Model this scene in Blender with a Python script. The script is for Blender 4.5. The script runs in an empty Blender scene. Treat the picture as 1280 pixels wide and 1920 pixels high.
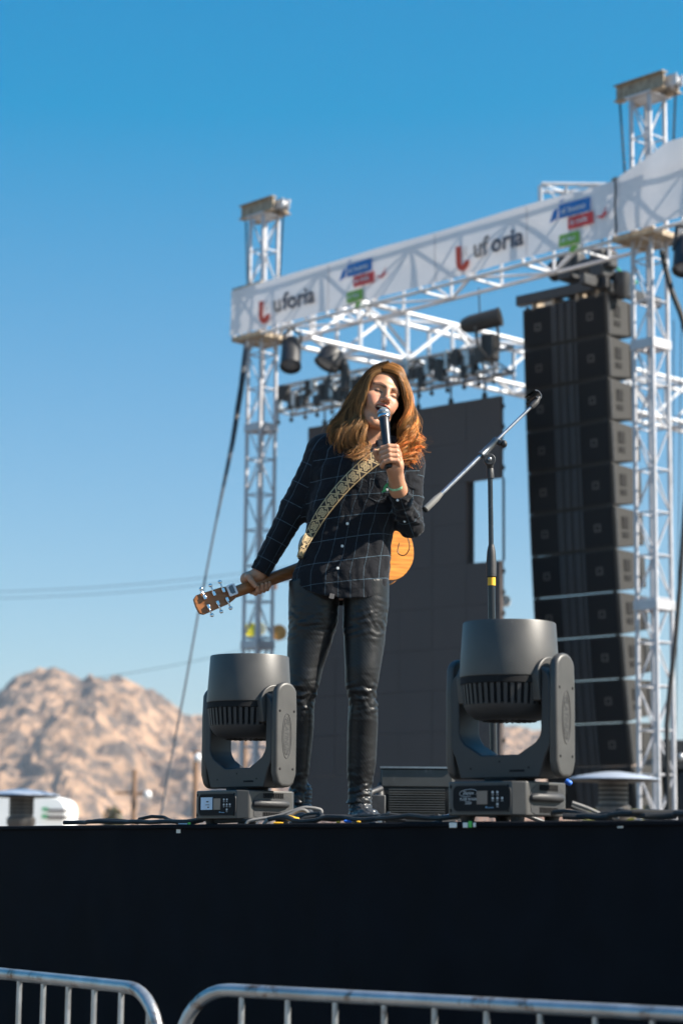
import bpy, math, random
import numpy as np
from mathutils import Vector, Matrix, noise
random.seed(7)
R = math.radians
SC = bpy.context.scene
COL = SC.collection

# ---------------------------------------------------------------- camera, sky, sun, exposure
CAM = Vector((0, 0, 1.45))
FPX = 4000.0                     # focal length in pixels of the 1280 x 1920 picture
TILT = math.atan(640 / FPX)
ROLL = 0.010
_F = Vector((0, math.cos(TILT), math.sin(TILT)))
_U0 = Vector((0, -math.sin(TILT), math.cos(TILT)))
_R0 = Vector((1, 0, 0))
_R = _R0 * math.cos(ROLL) + _U0 * math.sin(ROLL)
_U = _U0 * math.cos(ROLL) - _R0 * math.sin(ROLL)
cd = bpy.data.cameras.new('camera')
cam = bpy.data.objects.new('camera', cd)
COL.objects.link(cam)
cam.matrix_world = Matrix(((_R.x, _U.x, -_F.x, CAM.x), (_R.y, _U.y, -_F.y, CAM.y), (_R.z, _U.z, -_F.z, CAM.z), (0, 0, 0, 1)))
cd.sensor_fit = 'VERTICAL'; cd.sensor_height = 36; cd.sensor_width = 24
cd.lens = 75
cd.clip_start = 0.1; cd.clip_end = 9000
cd.dof.use_dof = True
cd.dof.focus_distance = 7.4
cd.dof.aperture_fstop = 3.5
SC.camera = cam

SUN_EL, SUN_AZ = 38.0, -12.0      # azimuth counted from +X towards +Y
w = bpy.data.worlds.new("World"); SC.world = w; w.use_nodes = True
nt = w.node_tree; nt.nodes.clear()
sky = nt.nodes.new('ShaderNodeTexSky'); sky.sky_type = 'NISHITA'; sky.sun_disc = False
sky.sun_elevation = R(SUN_EL); sky.sun_rotation = R(90 - SUN_AZ)
sky.altitude = 300; sky.air_density = 1.15; sky.dust_density = 0.35; sky.ozone_density = 2.2
EXPO = 1.25
bg = nt.nodes.new('ShaderNodeBackground'); bg.inputs['Strength'].default_value = 0.115
wo = nt.nodes.new('ShaderNodeOutputWorld')
hs = nt.nodes.new('ShaderNodeHueSaturation'); hs.inputs['Saturation'].default_value = 1.25; hs.inputs['Hue'].default_value = 0.488
nt.links.new(sky.outputs[0], hs.inputs['Color'])
se = nt.nodes.new('ShaderNodeSeparateColor'); co_ = nt.nodes.new('ShaderNodeCombineColor'); nt.links.new(hs.outputs[0], se.inputs[0])
def _m(op, s_, v, clamp=False):                    # colour response of the camera film for the sky, per channel
    q = nt.nodes.new('ShaderNodeMath'); q.operation = op; nt.links.new(s_, q.inputs[0]); q.inputs[1].default_value = v; q.use_clamp = clamp; return q.outputs[0]
for k, (off, pw, gn) in enumerate(((.085, .56, .84), (0, .84, .925), (0, .62, .965))):
    q = _m('MULTIPLY', se.outputs[k], .115); q = _m('SUBTRACT', q, off); q = _m('MAXIMUM', q, .0); q = _m('POWER', q, pw); q = _m('MULTIPLY', q, gn); q = _m('SUBTRACT', q, (.088, .004, -.02)[k]); q = _m('MAXIMUM', q, .0); q = _m('MULTIPLY', q, 1 / .115 / 2 ** EXPO); nt.links.new(q, co_.inputs[k])
nt.links.new(co_.outputs[0], bg.inputs[0]); nt.links.new(bg.outputs[0], wo.inputs[0])
sd = bpy.data.lights.new('sun', 'SUN'); sd.energy = 5.0; sd.angle = R(0.5); sd.color = (1.0, 0.92, 0.80)
sun = bpy.data.objects.new('sun', sd); COL.objects.link(sun)
_s = Vector((math.cos(R(SUN_EL)) * math.cos(R(SUN_AZ)), math.cos(R(SUN_EL)) * math.sin(R(SUN_AZ)), math.sin(R(SUN_EL))))
sun.rotation_euler = (-_s).to_track_quat('-Z', 'Y').to_euler(); sun.location = (20, 0, 20)
SC.view_settings.view_transform = 'Standard'; SC.view_settings.look = 'None'
SC.view_settings.exposure = EXPO; SC.view_settings.gamma = 1.0

# ---------------------------------------------------------------- helpers
def W(px, py, Y):
    """point of the place seen at a photo pixel, at depth Y metres"""
    d = _F + _R * ((px - 640) / FPX) + _U * ((960 - py) / FPX)
    return CAM + d * (Y / d.y)

class MB:
    def __init__(s): s.v = []; s.f = []; s.uv = None
    def add(s, vs, fs):
        n = len(s.v); s.v += [tuple(p) for p in vs]; s.f += [tuple(i + n for i in f) for f in fs]; return s
    def box(s, c, size, M=None):
        x, y, z = [k / 2 for k in size]; c = Vector(c)
        vs = [Vector((a * x, b * y, d * z)) for a in (-1, 1) for b in (-1, 1) for d in (-1, 1)]
        if M: vs = [M @ p for p in vs]
        return s.add([c + p for p in vs], [(0, 1, 3, 2), (4, 6, 7, 5), (0, 4, 5, 1), (2, 3, 7, 6), (0, 2, 6, 4), (1, 5, 7, 3)])
    def bar(s, a, b, r, n=8, r2=None, cap=True):
        return s.tube([a, b], [r, r if r2 is None else r2], n, cap)
    def tube(s, pts, r, n=8, cap=True, flat=1.0):
        pts = [Vector(p) for p in pts]; m = len(pts)
        rs = r if isinstance(r, (list, tuple)) else [r] * m
        vs = []; up = None
        for i, p in enumerate(pts):
            t = (pts[min(i + 1, m - 1)] - pts[max(i - 1, 0)])
            t = t.normalized() if t.length > 1e-9 else Vector((0, 0, 1))
            if up is None:
                up = Vector((0, 0, 1)) if abs(t.z) < .9 else Vector((1, 0, 0))
            u = (up - t * up.dot(t)).normalized(); up = u; q = t.cross(u)
            for k in range(n):
                a = 2 * math.pi * k / n
                vs.append(p + (u * math.cos(a) + q * math.sin(a) * flat) * rs[i])
        fs = [(i * n + k, i * n + (k + 1) % n, (i + 1) * n + (k + 1) % n, (i + 1) * n + k) for i in range(m - 1) for k in range(n)]
        if cap: fs += [tuple(range(n))[::-1], tuple((m - 1) * n + k for k in range(n))]
        return s.add(vs, fs)
    def lathe(s, prof, c=(0, 0, 0), n=32, M=None, a0=0, a1=2 * math.pi):
        c = Vector(c); full = abs(a1 - a0 - 2 * math.pi) < 1e-6; k = n if full else n + 1; vs = []
        for r, z in prof:
            for i in range(k):
                a = a0 + (a1 - a0) * i / n; p = Vector((r * math.cos(a), r * math.sin(a), z))
                vs.append(c + (M @ p if M else p))
        fs = []
        for j in range(len(prof) - 1):
            for i in range(n):
                i2 = (i + 1) % k if full else i + 1
                fs.append((j * k + i, j * k + i2, (j + 1) * k + i2, (j + 1) * k + i))
        return s.add(vs, fs)
    def prism(s, poly, o, u, v, w):
        """polygon in axes u, v from origin o, pushed along w (a vector holding the thickness)"""
        o, u, v, w = Vector(o), Vector(u), Vector(v), Vector(w); n = len(poly)
        a = [o + u * p[0] + v * p[1] for p in poly]
        return s.add(a + [p + w for p in a], [tuple(range(n))[::-1], tuple(range(n, 2 * n))] + [(i, (i + 1) % n, n + (i + 1) % n, n + i) for i in range(n)])
    def ell(s, c, r, n=16, M=None):
        prof = [(math.sin(math.pi * i / (n // 2)), -math.cos(math.pi * i / (n // 2))) for i in range(n // 2 + 1)]
        c = Vector(c); t = MB().lathe(prof, n=n)
        vs = [Vector((p[0] * r[0], p[1] * r[1], p[2] * r[2])) for p in t.v]
        if M: vs = [M @ p for p in vs]
        return s.add([c + p for p in vs], t.f)
    def grid(s, rows):
        m = len(rows[0]); n0 = [p for r in rows for p in r]
        return s.add(n0, [(i * m + j, i * m + j + 1, (i + 1) * m + j + 1, (i + 1) * m + j) for i in range(len(rows) - 1) for j in range(m - 1)])

def link_mesh(name, me, mat, parent=None, bevel=0, seg=2, smooth=True, angle=40, solid=0, local=False):
    o = bpy.data.objects.new(name, me); COL.objects.link(o)
    if mat: me.materials.append(mat)
    if smooth:
        me.shade_smooth()
        if angle: me.set_sharp_from_angle(angle=R(angle))
    if parent is not None:
        if not local:
            q = parent; off = Vector((0, 0, 0))
            while q is not None: off += q.location; q = q.parent
            me.transform(Matrix.Translation(-off))
        o.parent = parent
    elif not local:   # top level single mesh: put the origin at its base
        co = np.empty(len(me.vertices) * 3, 'f'); me.vertices.foreach_get('co', co); co = co.reshape(-1, 3)
        lo, hi = co.min(0), co.max(0); b = Vector(((lo[0] + hi[0]) / 2, (lo[1] + hi[1]) / 2, lo[2]))
        me.transform(Matrix.Translation(-b)); o.location = b
    if solid:
        m = o.modifiers.new('solid', 'SOLIDIFY'); m.thickness = solid; m.offset = 0
    if bevel:
        m = o.modifiers.new('bevel', 'BEVEL'); m.width = bevel; m.segments = seg; m.limit_method = 'ANGLE'; m.angle_limit = R(35); m.harden_normals = False
    return o

def ob(name, mb, mat, parent=None, **k):
    me = bpy.data.meshes.new(name); me.from_pydata([tuple(p) for p in mb.v], [], mb.f); me.update()
    import bmesh
    bm = bmesh.new(); bm.from_mesh(me); bmesh.ops.recalc_face_normals(bm, faces=bm.faces); bm.to_mesh(me); bm.free()
    return link_mesh(name, me, mat, parent, **k)

def tag(o, label, cat, group=None):
    o['label'] = label; o['category'] = cat
    if group: o['group'] = group
    return o
def thing(name, label, cat, loc, group=None, rz=0):
    o = bpy.data.objects.new(name, None); COL.objects.link(o); o.location = loc; o.rotation_euler = (0, 0, rz); o.empty_display_size = .1
    return tag(o, label, cat, group)
def setting(o, kind='structure'):
    o['kind'] = kind; return o
def copy_tree(o, parent=None):
    c = o.copy(); COL.objects.link(c)
    if parent: c.parent = parent
    for ch in list(o.children): copy_tree(ch, c)
    return c

def text_mb(s, size, o, u, v, w, shear=0.0, align='LEFT', squash=1.0, bold=0.0):
    """lettering laid in axes u (reading) and v (up) at o, thickness vector w"""
    cu = bpy.data.curves.new('lettering', 'FONT'); cu.body = s; cu.size = size; cu.align_x = align; cu.shear = shear; cu.resolution_u = 3
    cu.extrude = 0; cu.offset = bold
    t = bpy.data.objects.new('lettering', cu); COL.objects.link(t)
    bpy.context.view_layer.update()
    me = bpy.data.meshes.new_from_object(t.evaluated_get(bpy.context.evaluated_depsgraph_get()))
    bpy.data.objects.remove(t)
    o, u, v, w = Vector(o), Vector(u), Vector(v), Vector(w)
    mb = MB(); mb.add([o + u * p.co.x * squash + v * p.co.y + w for p in me.vertices], [tuple(p.vertices) for p in me.polygons])
    return mb

def mat(name, col, rough=.6, metal=0, var=.15, vs=8, bump=.0, bs=40, spec=.5, dirt=None, coat=0, stretch=None, trans=0):
    m = bpy.data.materials.new(name); m.use_nodes = True; n = m.node_tree.nodes; l = m.node_tree.links
    p = n['Principled BSDF']; p.inputs['Roughness'].default_value = rough; p.inputs['Metallic'].default_value = metal
    p.inputs['Specular IOR Level'].default_value = spec; p.inputs['Coat Weight'].default_value = coat
    tc = n.new('ShaderNodeTexCoord'); mp = n.new('ShaderNodeMapping'); l.new(tc.outputs['Object'], mp.inputs[0])
    if stretch: mp.inputs['Scale'].default_value = stretch
    no = n.new('ShaderNodeTexNoise'); no.inputs['Scale'].default_value = vs; no.inputs['Detail'].default_value = 6; l.new(mp.outputs[0], no.inputs['Vector'])
    rp = n.new('ShaderNodeValToRGB'); l.new(no.outputs['Fac'], rp.inputs[0])
    c = Vector(col[:3]); a = c * (1 - var); b = c * (1 + var)
    rp.color_ramp.elements[0].position = .3; rp.color_ramp.elements[1].position = .7
    rp.color_ramp.elements[0].color = (*a, 1); rp.color_ramp.elements[1].color = (*b, 1)
    out = rp.outputs[0]
    if dirt:
        d2 = n.new('ShaderNodeTexNoise'); d2.inputs['Scale'].default_value = dirt[1]; d2.inputs['Detail'].default_value = 8; d2.inputs['Roughness'].default_value = .65
        l.new(mp.outputs[0], d2.inputs['Vector'])
        dr = n.new('ShaderNodeValToRGB'); dr.color_ramp.elements[0].position = dirt[2]; dr.color_ramp.elements[1].position = dirt[2] + .12; l.new(d2.outputs['Fac'], dr.inputs[0])
        mx = n.new('ShaderNodeMixRGB'); l.new(dr.outputs[0], mx.inputs[0]); l.new(out, mx.inputs[1]); mx.inputs[2].default_value = (*dirt[0], 1); out = mx.outputs[0]
    l.new(out, p.inputs['Base Color'])
    ra = n.new('ShaderNodeMapRange'); ra.inputs[3].default_value = max(rough - .08, .02); ra.inputs[4].default_value = min(rough + .12, 1); l.new(no.outputs['Fac'], ra.inputs[0]); l.new(ra.outputs[0], p.inputs['Roughness'])
    if bump:
        b2 = n.new('ShaderNodeTexNoise'); b2.inputs['Scale'].default_value = bs; b2.inputs['Detail'].default_value = 5; l.new(mp.outputs[0], b2.inputs['Vector'])
        bu = n.new('ShaderNodeBump'); bu.inputs['Strength'].default_value = bump; bu.inputs['Distance'].default_value = .01; l.new(b2.outputs['Fac'], bu.inputs['Height']); l.new(bu.outputs[0], p.inputs['Normal'])
    if trans:
        tr = n.new('ShaderNodeBsdfTranslucent'); l.new(out, tr.inputs[0]); ms = n.new('ShaderNodeMixShader'); ms.inputs[0].default_value = trans
        l.new(p.outputs[0], ms.inputs[1]); l.new(tr.outputs[0], ms.inputs[2]); l.new(ms.outputs[0], n['Material Output'].inputs[0])
    return m

M_ALU = mat('aluminium', (.60, .61, .64), .45, .30, .10, 6, dirt=((.35, .33, .30), 9, .62))
M_ALU2 = mat('galvanised_steel', (.42, .44, .46), .34, .75, .2, 14, bump=.15, bs=60, dirt=((.15, .085, .05), 13, .565))
M_BLK = mat('black_metal', (.022, .022, .024), .45, 0, .3, 20, bump=.1, bs=120)
M_BLKP = mat('black_plastic', (.03, .03, .032), .5, 0, .25, 30, bump=.12, bs=200)
M_FIX = mat('fixture_plastic_lit', (.054, .052, .050), .42, 0, .14, 12, bump=.05, bs=400, dirt=((.10, .095, .09), 26, .66))  # lit tone of the fixture plastic, sun lifted into the colour
M_FIXD = mat('fixture_plastic_shade', (.026, .026, .028), .5, 0, .10, 12, bump=.035, bs=400)  # same plastic as the covers, shade put into its darker colour
M_HOLE = mat('vent_black', (.004, .004, .005), .9, 0, .1)
M_CHR = mat('chrome', (.75, .76, .78), .16, 1, .08, 30)
M_STEEL = mat('brushed_steel', (.42, .43, .45), .3, .9, .12, 60)
M_RUBB = mat('black_rubber', (.015, .015, .016), .6, 0, .3, 30)
M_GREYC = mat('grey_cable', (.20, .19, .18), .55, 0, .2, 30)
M_YEL = mat('yellow_plastic', (.80, .42, .02), .5, 0, .1, 20)
M_WHT = mat('white_tape', (.75, .74, .70), .7, 0, .1, 60)
M_GRN = mat('green_tape', (.08, .50, .08), .6, 0, .1, 60)
M_BLU = mat('blue_plastic', (.02, .14, .62), .5, 0, .1, 60)
M_PRT = mat('printed_white', (.62, .62, .62), .6, 0, .05, 60)

# ---------------------------------------------------------------- ground, stage, hills
g = MB(); N = 24
g.add([(-5000, -3000, 0), (5000, -3000, 0), (5000, 6000, 0), (-5000, 6000, 0)], [(0, 1, 2, 3)])
M_GROUND = mat('dusty_asphalt', (.16, .14, .12), .9, 0, .25, .6, bump=.3, bs=12, dirt=((.30, .24, .18), .15, .55))
setting(ob('ground', g, M_GROUND, smooth=False, local=True))

def edgeD(px): return FPX / (485 + .2185 * px)
ZS = 1.535
EL = Vector((-640 / FPX * edgeD(0), edgeD(0), 0)); ER = Vector((640 / FPX * edgeD(1280), edgeD(1280), 0))
ED = (ER - EL).normalized(); EN = Vector((-ED.y, ED.x, 0))          # EN points away from the camera, under the stage
if EN.y < 0: EN = -EN
E0 = EL - ED * 5; E1 = ER + ED * 3.5
stage = thing('stage_platform', 'low black stage platform with dark cloth skirt hanging to the ground', 'stage', (E0 + E1) / 2)
d = MB()
deckpoly = [E0 + Vector((0, 0, ZS - .10)), E1 + Vector((0, 0, ZS - .10)), E1 + EN * 6 + Vector((0, 0, ZS - .10)), E0 + EN * 6 + Vector((0, 0, ZS - .10))]
d.add([p for p in deckpoly] + [p + Vector((0, 0, .10)) for p in deckpoly], [(0, 1, 2, 3), (4, 5, 6, 7), (0, 1, 5, 4), (1, 2, 6, 5), (2, 3, 7, 6), (3, 0, 4, 7)])
M_DECK = mat('black_plywood', (.025, .024, .023), .7, 0, .3, 5, bump=.2, bs=30, dirt=((.07, .06, .05), 6, .6))
ob('deck', d, M_DECK, stage, smooth=False)
# skirt: cloth with shallow folds
rows = []; L = (E1 - E0).length; nx = 520; nz = 26
for j in range(nz + 1):
    z = ZS - .004 - (ZS - .01) * j / nz; row = []
    for i in range(nx + 1):
        s_ = L * i / nx; k = j / nz
        a = .010 * k * math.sin(s_ * 9 + 2 * noise.noise((s_ * .7, 0, 3))) + .030 * (.35 + k) * noise.noise((s_ * 2.1, z * .5, 1)) + .006 * noise.noise((s_ * 6 + z * 3, z * 4, 5))
        row.append(E0 + ED * s_ - EN * (.012 + abs(a) + a * .4) + Vector((0, 0, z + (.007 * noise.noise((s_ * 2.3, 9, 9)) if j == 0 else 0))))
    rows.append(row)
M_SKIRT = mat('black_cloth', (.0062, .0074, .0105), .85, 0, .25, 6, bump=.12, bs=300, spec=.08)
ob('skirt', MB().grid(rows), M_SKIRT, stage, angle=None)
# thin trim lip along the deck edge
t = MB(); pts = []
for i in range(160):
    s_ = L * i / 159; pts.append(E0 + ED * s_ - EN * .020 + Vector((0, 0, ZS - .004 + .002 * noise.noise((s_ * 5, 1, 1)))))
t.tube(pts, .008, 6); ob('trim', t, M_SKIRT, stage)

# hills: ridge profile of the photograph as real terrain 1.5 km away
prof = [(-900, 1440), (-500, 1400), (-200, 1345), (0, 1290), (40, 1268), (85, 1254), (120, 1250), (150, 1262), (195, 1250), (240, 1262), (285, 1292), (340, 1332), (372, 1330), (420, 1318), (480, 1330), (560, 1345), (700, 1350), (850, 1335), (960, 1352), (1060, 1372), (1150, 1400), (1250, 1425), (1400, 1450), (1800, 1480)]
px_ = np.array([p[0] for p in prof], float); py_ = np.array([p[1] for p in prof], float)
HY = 1500.0
def ridge(x):
    px = 640 + x * FPX / HY
    return 1.45 + (1600 + .01 * (px - 640) - np.interp(px, px_, py_) - 15) * HY / FPX
nx, ny = 620, 120; rows = []
xs = np.linspace(-560, 420, nx)
for j in range(ny):
    v = j / (ny - 1); y = HY - 330 + 460 * v; prv = 1 - abs(v - .72) / .72 if v < .72 else 1 - (v - .72) / .28 * .6
    row = []
    for x in xs:
        wx = x + 14 * noise.noise((x * .02, y * .02, 0)); wy = y + 14 * noise.noise((x * .02, y * .02, 7))
        h = ridge(wx + 0) * (max(prv, 0) ** .8)
        n1 = noise.noise((wx * .016, wy * .010, 2)); n2 = noise.noise((wx * .045, wy * .035, 4)); n3 = noise.noise((wx * .11, wy * .09, 6)); n4 = noise.noise((wx * .26, wy * .22, 8))
        b1 = 1 - abs(n2) * 2; b2 = 1 - abs(n3) * 2; b3 = 1 - abs(n4) * 2
        am = min(1, max(h, 0) / 30)
        h += am * (20 * n1 * (1 - .6 * (v > .6)) + 8 * b1 + 3.0 * b2 + 1.3 * b3 - 7)
        row.append((x, y, max(h, -1.0) if v > 0 else -1.0))
    rows.append(row)
M_ROCK = bpy.data.materials.new('granite_hillside'); M_ROCK.use_nodes = True
n = M_ROCK.node_tree.nodes; l = M_ROCK.node_tree.links; p = n['Principled BSDF']; p.inputs['Roughness'].default_value = .95; p.inputs['Specular IOR Level'].default_value = .1
tc = n.new('ShaderNodeTexCoord')
def _noise(s, dtl=6, rg=.6):
    q = n.new('ShaderNodeTexNoise'); q.inputs['Scale'].default_value = s; q.inputs['Detail'].default_value = dtl; q.inputs['Roughness'].default_value = rg; l.new(tc.outputs['Object'], q.inputs['Vector']); return q
q1 = _noise(.022); q2 = _noise(.09)
r1 = n.new('ShaderNodeValToRGB'); l.new(q1.outputs['Fac'], r1.inputs[0]); e = r1.color_ramp.elements; e[0].position = .35; e[0].color = (.24, .155, .10, 1); e[1].position = .62; e[1].color = (.38, .245, .16, 1)
r2 = n.new('ShaderNodeValToRGB'); l.new(q2.outputs['Fac'], r2.inputs[0]); e = r2.color_ramp.elements; e[0].position = .44; e[0].color = (0, 0, 0, 1); e[1].position = .56; e[1].color = (1, 1, 1, 1)
mx = n.new('ShaderNodeMixRGB'); l.new(r2.outputs[0], mx.inputs[0]); mx.inputs[1].default_value = (.10, .078, .065, 1); l.new(r1.outputs[0], mx.inputs[2]); l.new(mx.outputs[0], p.inputs['Base Color'])
hill = ob('hills', MB().grid(rows), M_ROCK, angle=None, local=True, smooth=False)
setting(hill)
hill.hide_select = False

# ---------------------------------------------------------------- trusses
def truss_parts(parent, A, B, u, v, w, h, bay=.44, rc=.024, rl=.011, mat_=None, plates=(), skip=()):
    """four chords and a lattice between A and B; u, v unit vectors across, w, h centre distances"""
    mat_ = mat_ or M_ALU
    A, B, u, v = Vector(A), Vector(B), Vector(u), Vector(v); D = B - A; Ln = D.length; t = D / Ln
    cs = [u * (a * w / 2) + v * (b * h / 2) for a, b in ((-1, -1), (1, -1), (1, 1), (-1, 1))]
    for c in cs: ob('chord', MB().bar(A + c, B + c, rc, 10), mat_, parent)
    lat = MB(); nb = max(1, round(Ln / bay)); st = Ln / nb
    for k in range(4):
        a, b = cs[k], cs[(k + 1) % 4]
        for i in range(nb + 1): lat.bar(A + t * (st * i) + a, A + t * (st * i) + b, rl * 1.15, 6)
        for i in range(nb):
            p0, p1 = (a, b) if (i + k) % 2 else (b, a)
            lat.bar(A + t * (st * i) + p0, A + t * (st * (i + 1)) + p1, rl, 6)
    ob('lattice', lat, mat_, parent)
    for s_ in plates:
        pl = MB(); M3 = Matrix((u, v, t)).transposed()
        for k in range(4):
            mid = (cs[k] + cs[(k + 1) % 4]) / 2; dx = (cs[(k + 1) % 4] - cs[k]).normalized(); nn = t.cross(dx)
            Mk = Matrix((dx, nn, t)).transposed()
            pl.box(A + t * s_ + mid, ((w if k % 2 == 0 else h) + .06, .05, .10), Mk)
        ob('joint_frame', pl, mat_, parent, bevel=.004)

BANG = R(-47.5)
BU = Vector((math.cos(BANG), math.sin(BANG), 0)); BB = Vector((-BU.y, BU.x, 0))   # BB points back, away from the camera
LT = Vector((W(491, 900, 26).x, 26, 0)); LT.x = (485 - 640) / FPX * 26 * 1.0
RT = LT + BU * 6.18
UP = Vector((0, 0, 1))
M_CAPB = mat('worn_painted_steel', (.36, .29, .21), .6, .1, .25, 7, dirt=((.14, .085, .05), 12, .52), stretch=(3, 3, 1))

def chain(parent, a, b, name='chain', lk=.055, r=.007, mat_=None):
    a, b = Vector(a), Vector(b); D = b - a; n_ = max(2, int(D.length / (lk * .72))); t = D.normalized(); mb = MB()
    e1 = t.orthogonal().normalized(); e2 = t.cross(e1)
    for i in range(n_):
        c = a + D * ((i + .5) / n_); e = e1 if i % 2 else e2
        lp = [c + t * (math.cos(q) * lk / 2) + e * (math.sin(q) * lk * .27) for q in [2 * math.pi * k / 8 for k in range(9)]]
        mb.tube(lp, r, 4, False)
    return ob(name, mb, mat_ or M_BLK, parent)

M_TWR = mat('grey_aluminium', (.46, .46, .49), .45, .3, .12, 6, dirt=((.25, .23, .21), 9, .62))  # greyer tone of aluminium for the two towers
def tower(name, base, ztop, label, w=.245, caplen=.62):
    t = thing(name, label, 'truss tower', base, 'aluminium truss towers holding the header')
    pl = [1.2, 3.9, 6.6]
    truss_parts(t, base + UP * .05, base + UP * ztop, BU, BB, w, w, .45, .024, .0085, M_TWR, pl)
    ob('base_plate', MB().box(base + UP * .025, (.8, .8, .05), Matrix.Rotation(BANG, 3, 'Z')), M_ALU, t, bevel=.005)
    cap = thing0 = MB(); Mr = Matrix.Rotation(BANG, 3, 'Z'); c = base + UP * (ztop + .10)
    for sd in (-1, 1):
        q = c + BB * (sd * .12)
        cap.box(q, (caplen, .012, .16), Mr); cap.box(q + UP * .085, (caplen + .02, .09, .012), Mr); cap.box(q - UP * .085, (caplen + .02, .09, .012), Mr)
        for k in range(5): cap.box(q - BB * (.02 * sd) + BU * (caplen * (k / 4 - .5) * .9), (.012, .05, .15), Mr)
    ob('cap_beam', cap, M_CAPB, t, bevel=.002)
    ob('cap_plate', MB().box(base + UP * (ztop + .008), (w + .10, w + .10, .014), Mr), M_ALU, t)
    for sd in (-1, 1):
        wh = MB(); cc = c + BU * (sd * (caplen / 2 + .03)); Mx = Matrix.Rotation(BANG, 3, 'Z') @ Matrix.Rotation(R(90), 3, 'X')
        wh.lathe([(0, -.03), (.055, -.03), (.055, -.012), (.035, -.008), (.035, .008), (.055, .012), (.055, .03), (0, .03)], cc, 20, Mx)
        ob('pulley', wh, M_ALU, t)
        if sd > 0:
            fr = MB()
            for s2 in (-1, 1):
                fr.box(cc + BB * (s2 * .05), (.16, .008, .12), Mr)
            ob('pulley_bracket', fr, M_ALU, t, bevel=.002)
    return t
TL = tower('truss_tower', LT, 9.36, 'slim white box truss tower at the left end of the banner')
TR = tower('truss_tower', RT, 9.31, 'slim white box truss tower at the right, in front of the speaker array', caplen=.64)

# hoist chains hanging from the tower caps
ZB0, ZB1 = 7.83, 8.38            # banner bottom and top
for tw, zt, cl, tops in ((LT, 9.38, .62, 'left'), (RT, 9.31, .64, 'right')):
    for sd in (-1, 1):
        x = sd * (cl / 2 + .06)
        c = thing('lifting_chain', 'dark lifting chain hanging on the %s side of the %s truss tower head' % ('near' if sd > 0 else 'far', tops), 'chain', tw + BU * x + UP * 8.3, 'lifting chains at the tower heads')
        chain(c, tw + BU * x + UP * (zt + .1), tw + BU * (x * .82) + UP * 8.45, 'links', lk=.045, r=.006)
        hk = MB(); q = tw + BU * (x * .82) + UP * 8.40
        hk.tube([q + UP * .06, q, q - UP * .06 + BU * .02, q - UP * .09 + BU * .05, q - UP * .05 + BU * .08], [.03, .025, .02, .016, .01], 8)
        ob('hook', hk, M_BLK, c)

# header box truss behind the banner
hd = thing('header_truss', 'long white box truss spanning between the two towers behind the banner', 'truss', (LT + RT) / 2 + UP * 7.6)
zc = (ZB0 + ZB1) / 2 - .03
HA = LT - BU * .1 + BB * .0 + UP * zc; HB = RT + BU * 2.4 + UP * zc
truss_parts(hd, HA, HB, BB, UP, .50, .60, .78, .022, .015)
for tw, nm in ((LT, 'left'), (RT, 'right')):
    sl = thing('sleeve_block', 'metal sleeve block joining the header to the %s truss tower' % nm, 'sleeve block', tw + UP * (ZB0 - .1), 'sleeve blocks on the towers')
    Mr = Matrix.Rotation(BANG, 3, 'Z')
    for z in (ZB0 - .05, ZB1 + .03):
        m = MB()
        for k, (a, b) in enumerate(((1, 0), (-1, 0), (0, 1), (0, -1))):
            m.box(tw + BU * (a * .25) + BB * (b * .25) + UP * z, (.05 if a else .55, .05 if b else .45, .06), Mr)
        if z < ZB1: m.box(tw + UP * z, (.46, .46, .02), Mr)
        ob('frame', m, M_CAPB, sl, bevel=.003)
    for a in (-1, 1):
        for b in (-1, 1): ob('corner_tube', MB().bar(tw + BU * (a * .25) + BB * (b * .25) + UP * (ZB0 - .05), tw + BU * (a * .25) + BB * (b * .25) + UP * (ZB1 + .03), .02, 8), M_ALU, sl)

# roof side truss going back from the left tower, and the cross truss at the back
rs = thing('roof_side_truss', 'white box truss running back from the left tower under the sky', 'truss', LT + UP * 7.7 + BB * 5)
truss_parts(rs, LT + BU * .30 + BB * .35 + UP * 8.08, LT + BU * .30 + BB * 9.5 + UP * 8.08, BU, UP, .44, .62, .85, .032, .023)
rb = thing('rear_roof_truss', 'white box truss crossing far back on the right behind the speaker array', 'truss', LT + UP * 7.7 + BB * 9.8 + BU * 3)
truss_parts(rb, LT + BB * 9.3 + BU * .4 + UP * 8.08, LT + BB * 6.0 + BU * 9.4 + UP * 8.08, BB, UP, .46, .62, .72, .028, .016)
# truss tip showing over the banner
kt = thing('kingpost_truss', 'short truss end sticking up behind the banner top edge', 'truss', RT - BU * 1.6 + BB * 1.6 + UP * 7.6)
A = W(1012, 352, 24.2); B = W(1115, 345, 24.2); B = Vector((B.x, B.y, A.z))
dr = (B - A).normalized(); sd_ = Vector((-dr.y, dr.x, 0))
truss_parts(kt, A + dr * 0 + UP * -.15, B + dr * .25 + UP * -.15, sd_, UP, .3, .3, .3, .022, .011)
for q in (A, B): ob('post', MB().bar(q + UP * -.62, q + UP * .02, .03, 8), M_ALU, kt)

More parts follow.
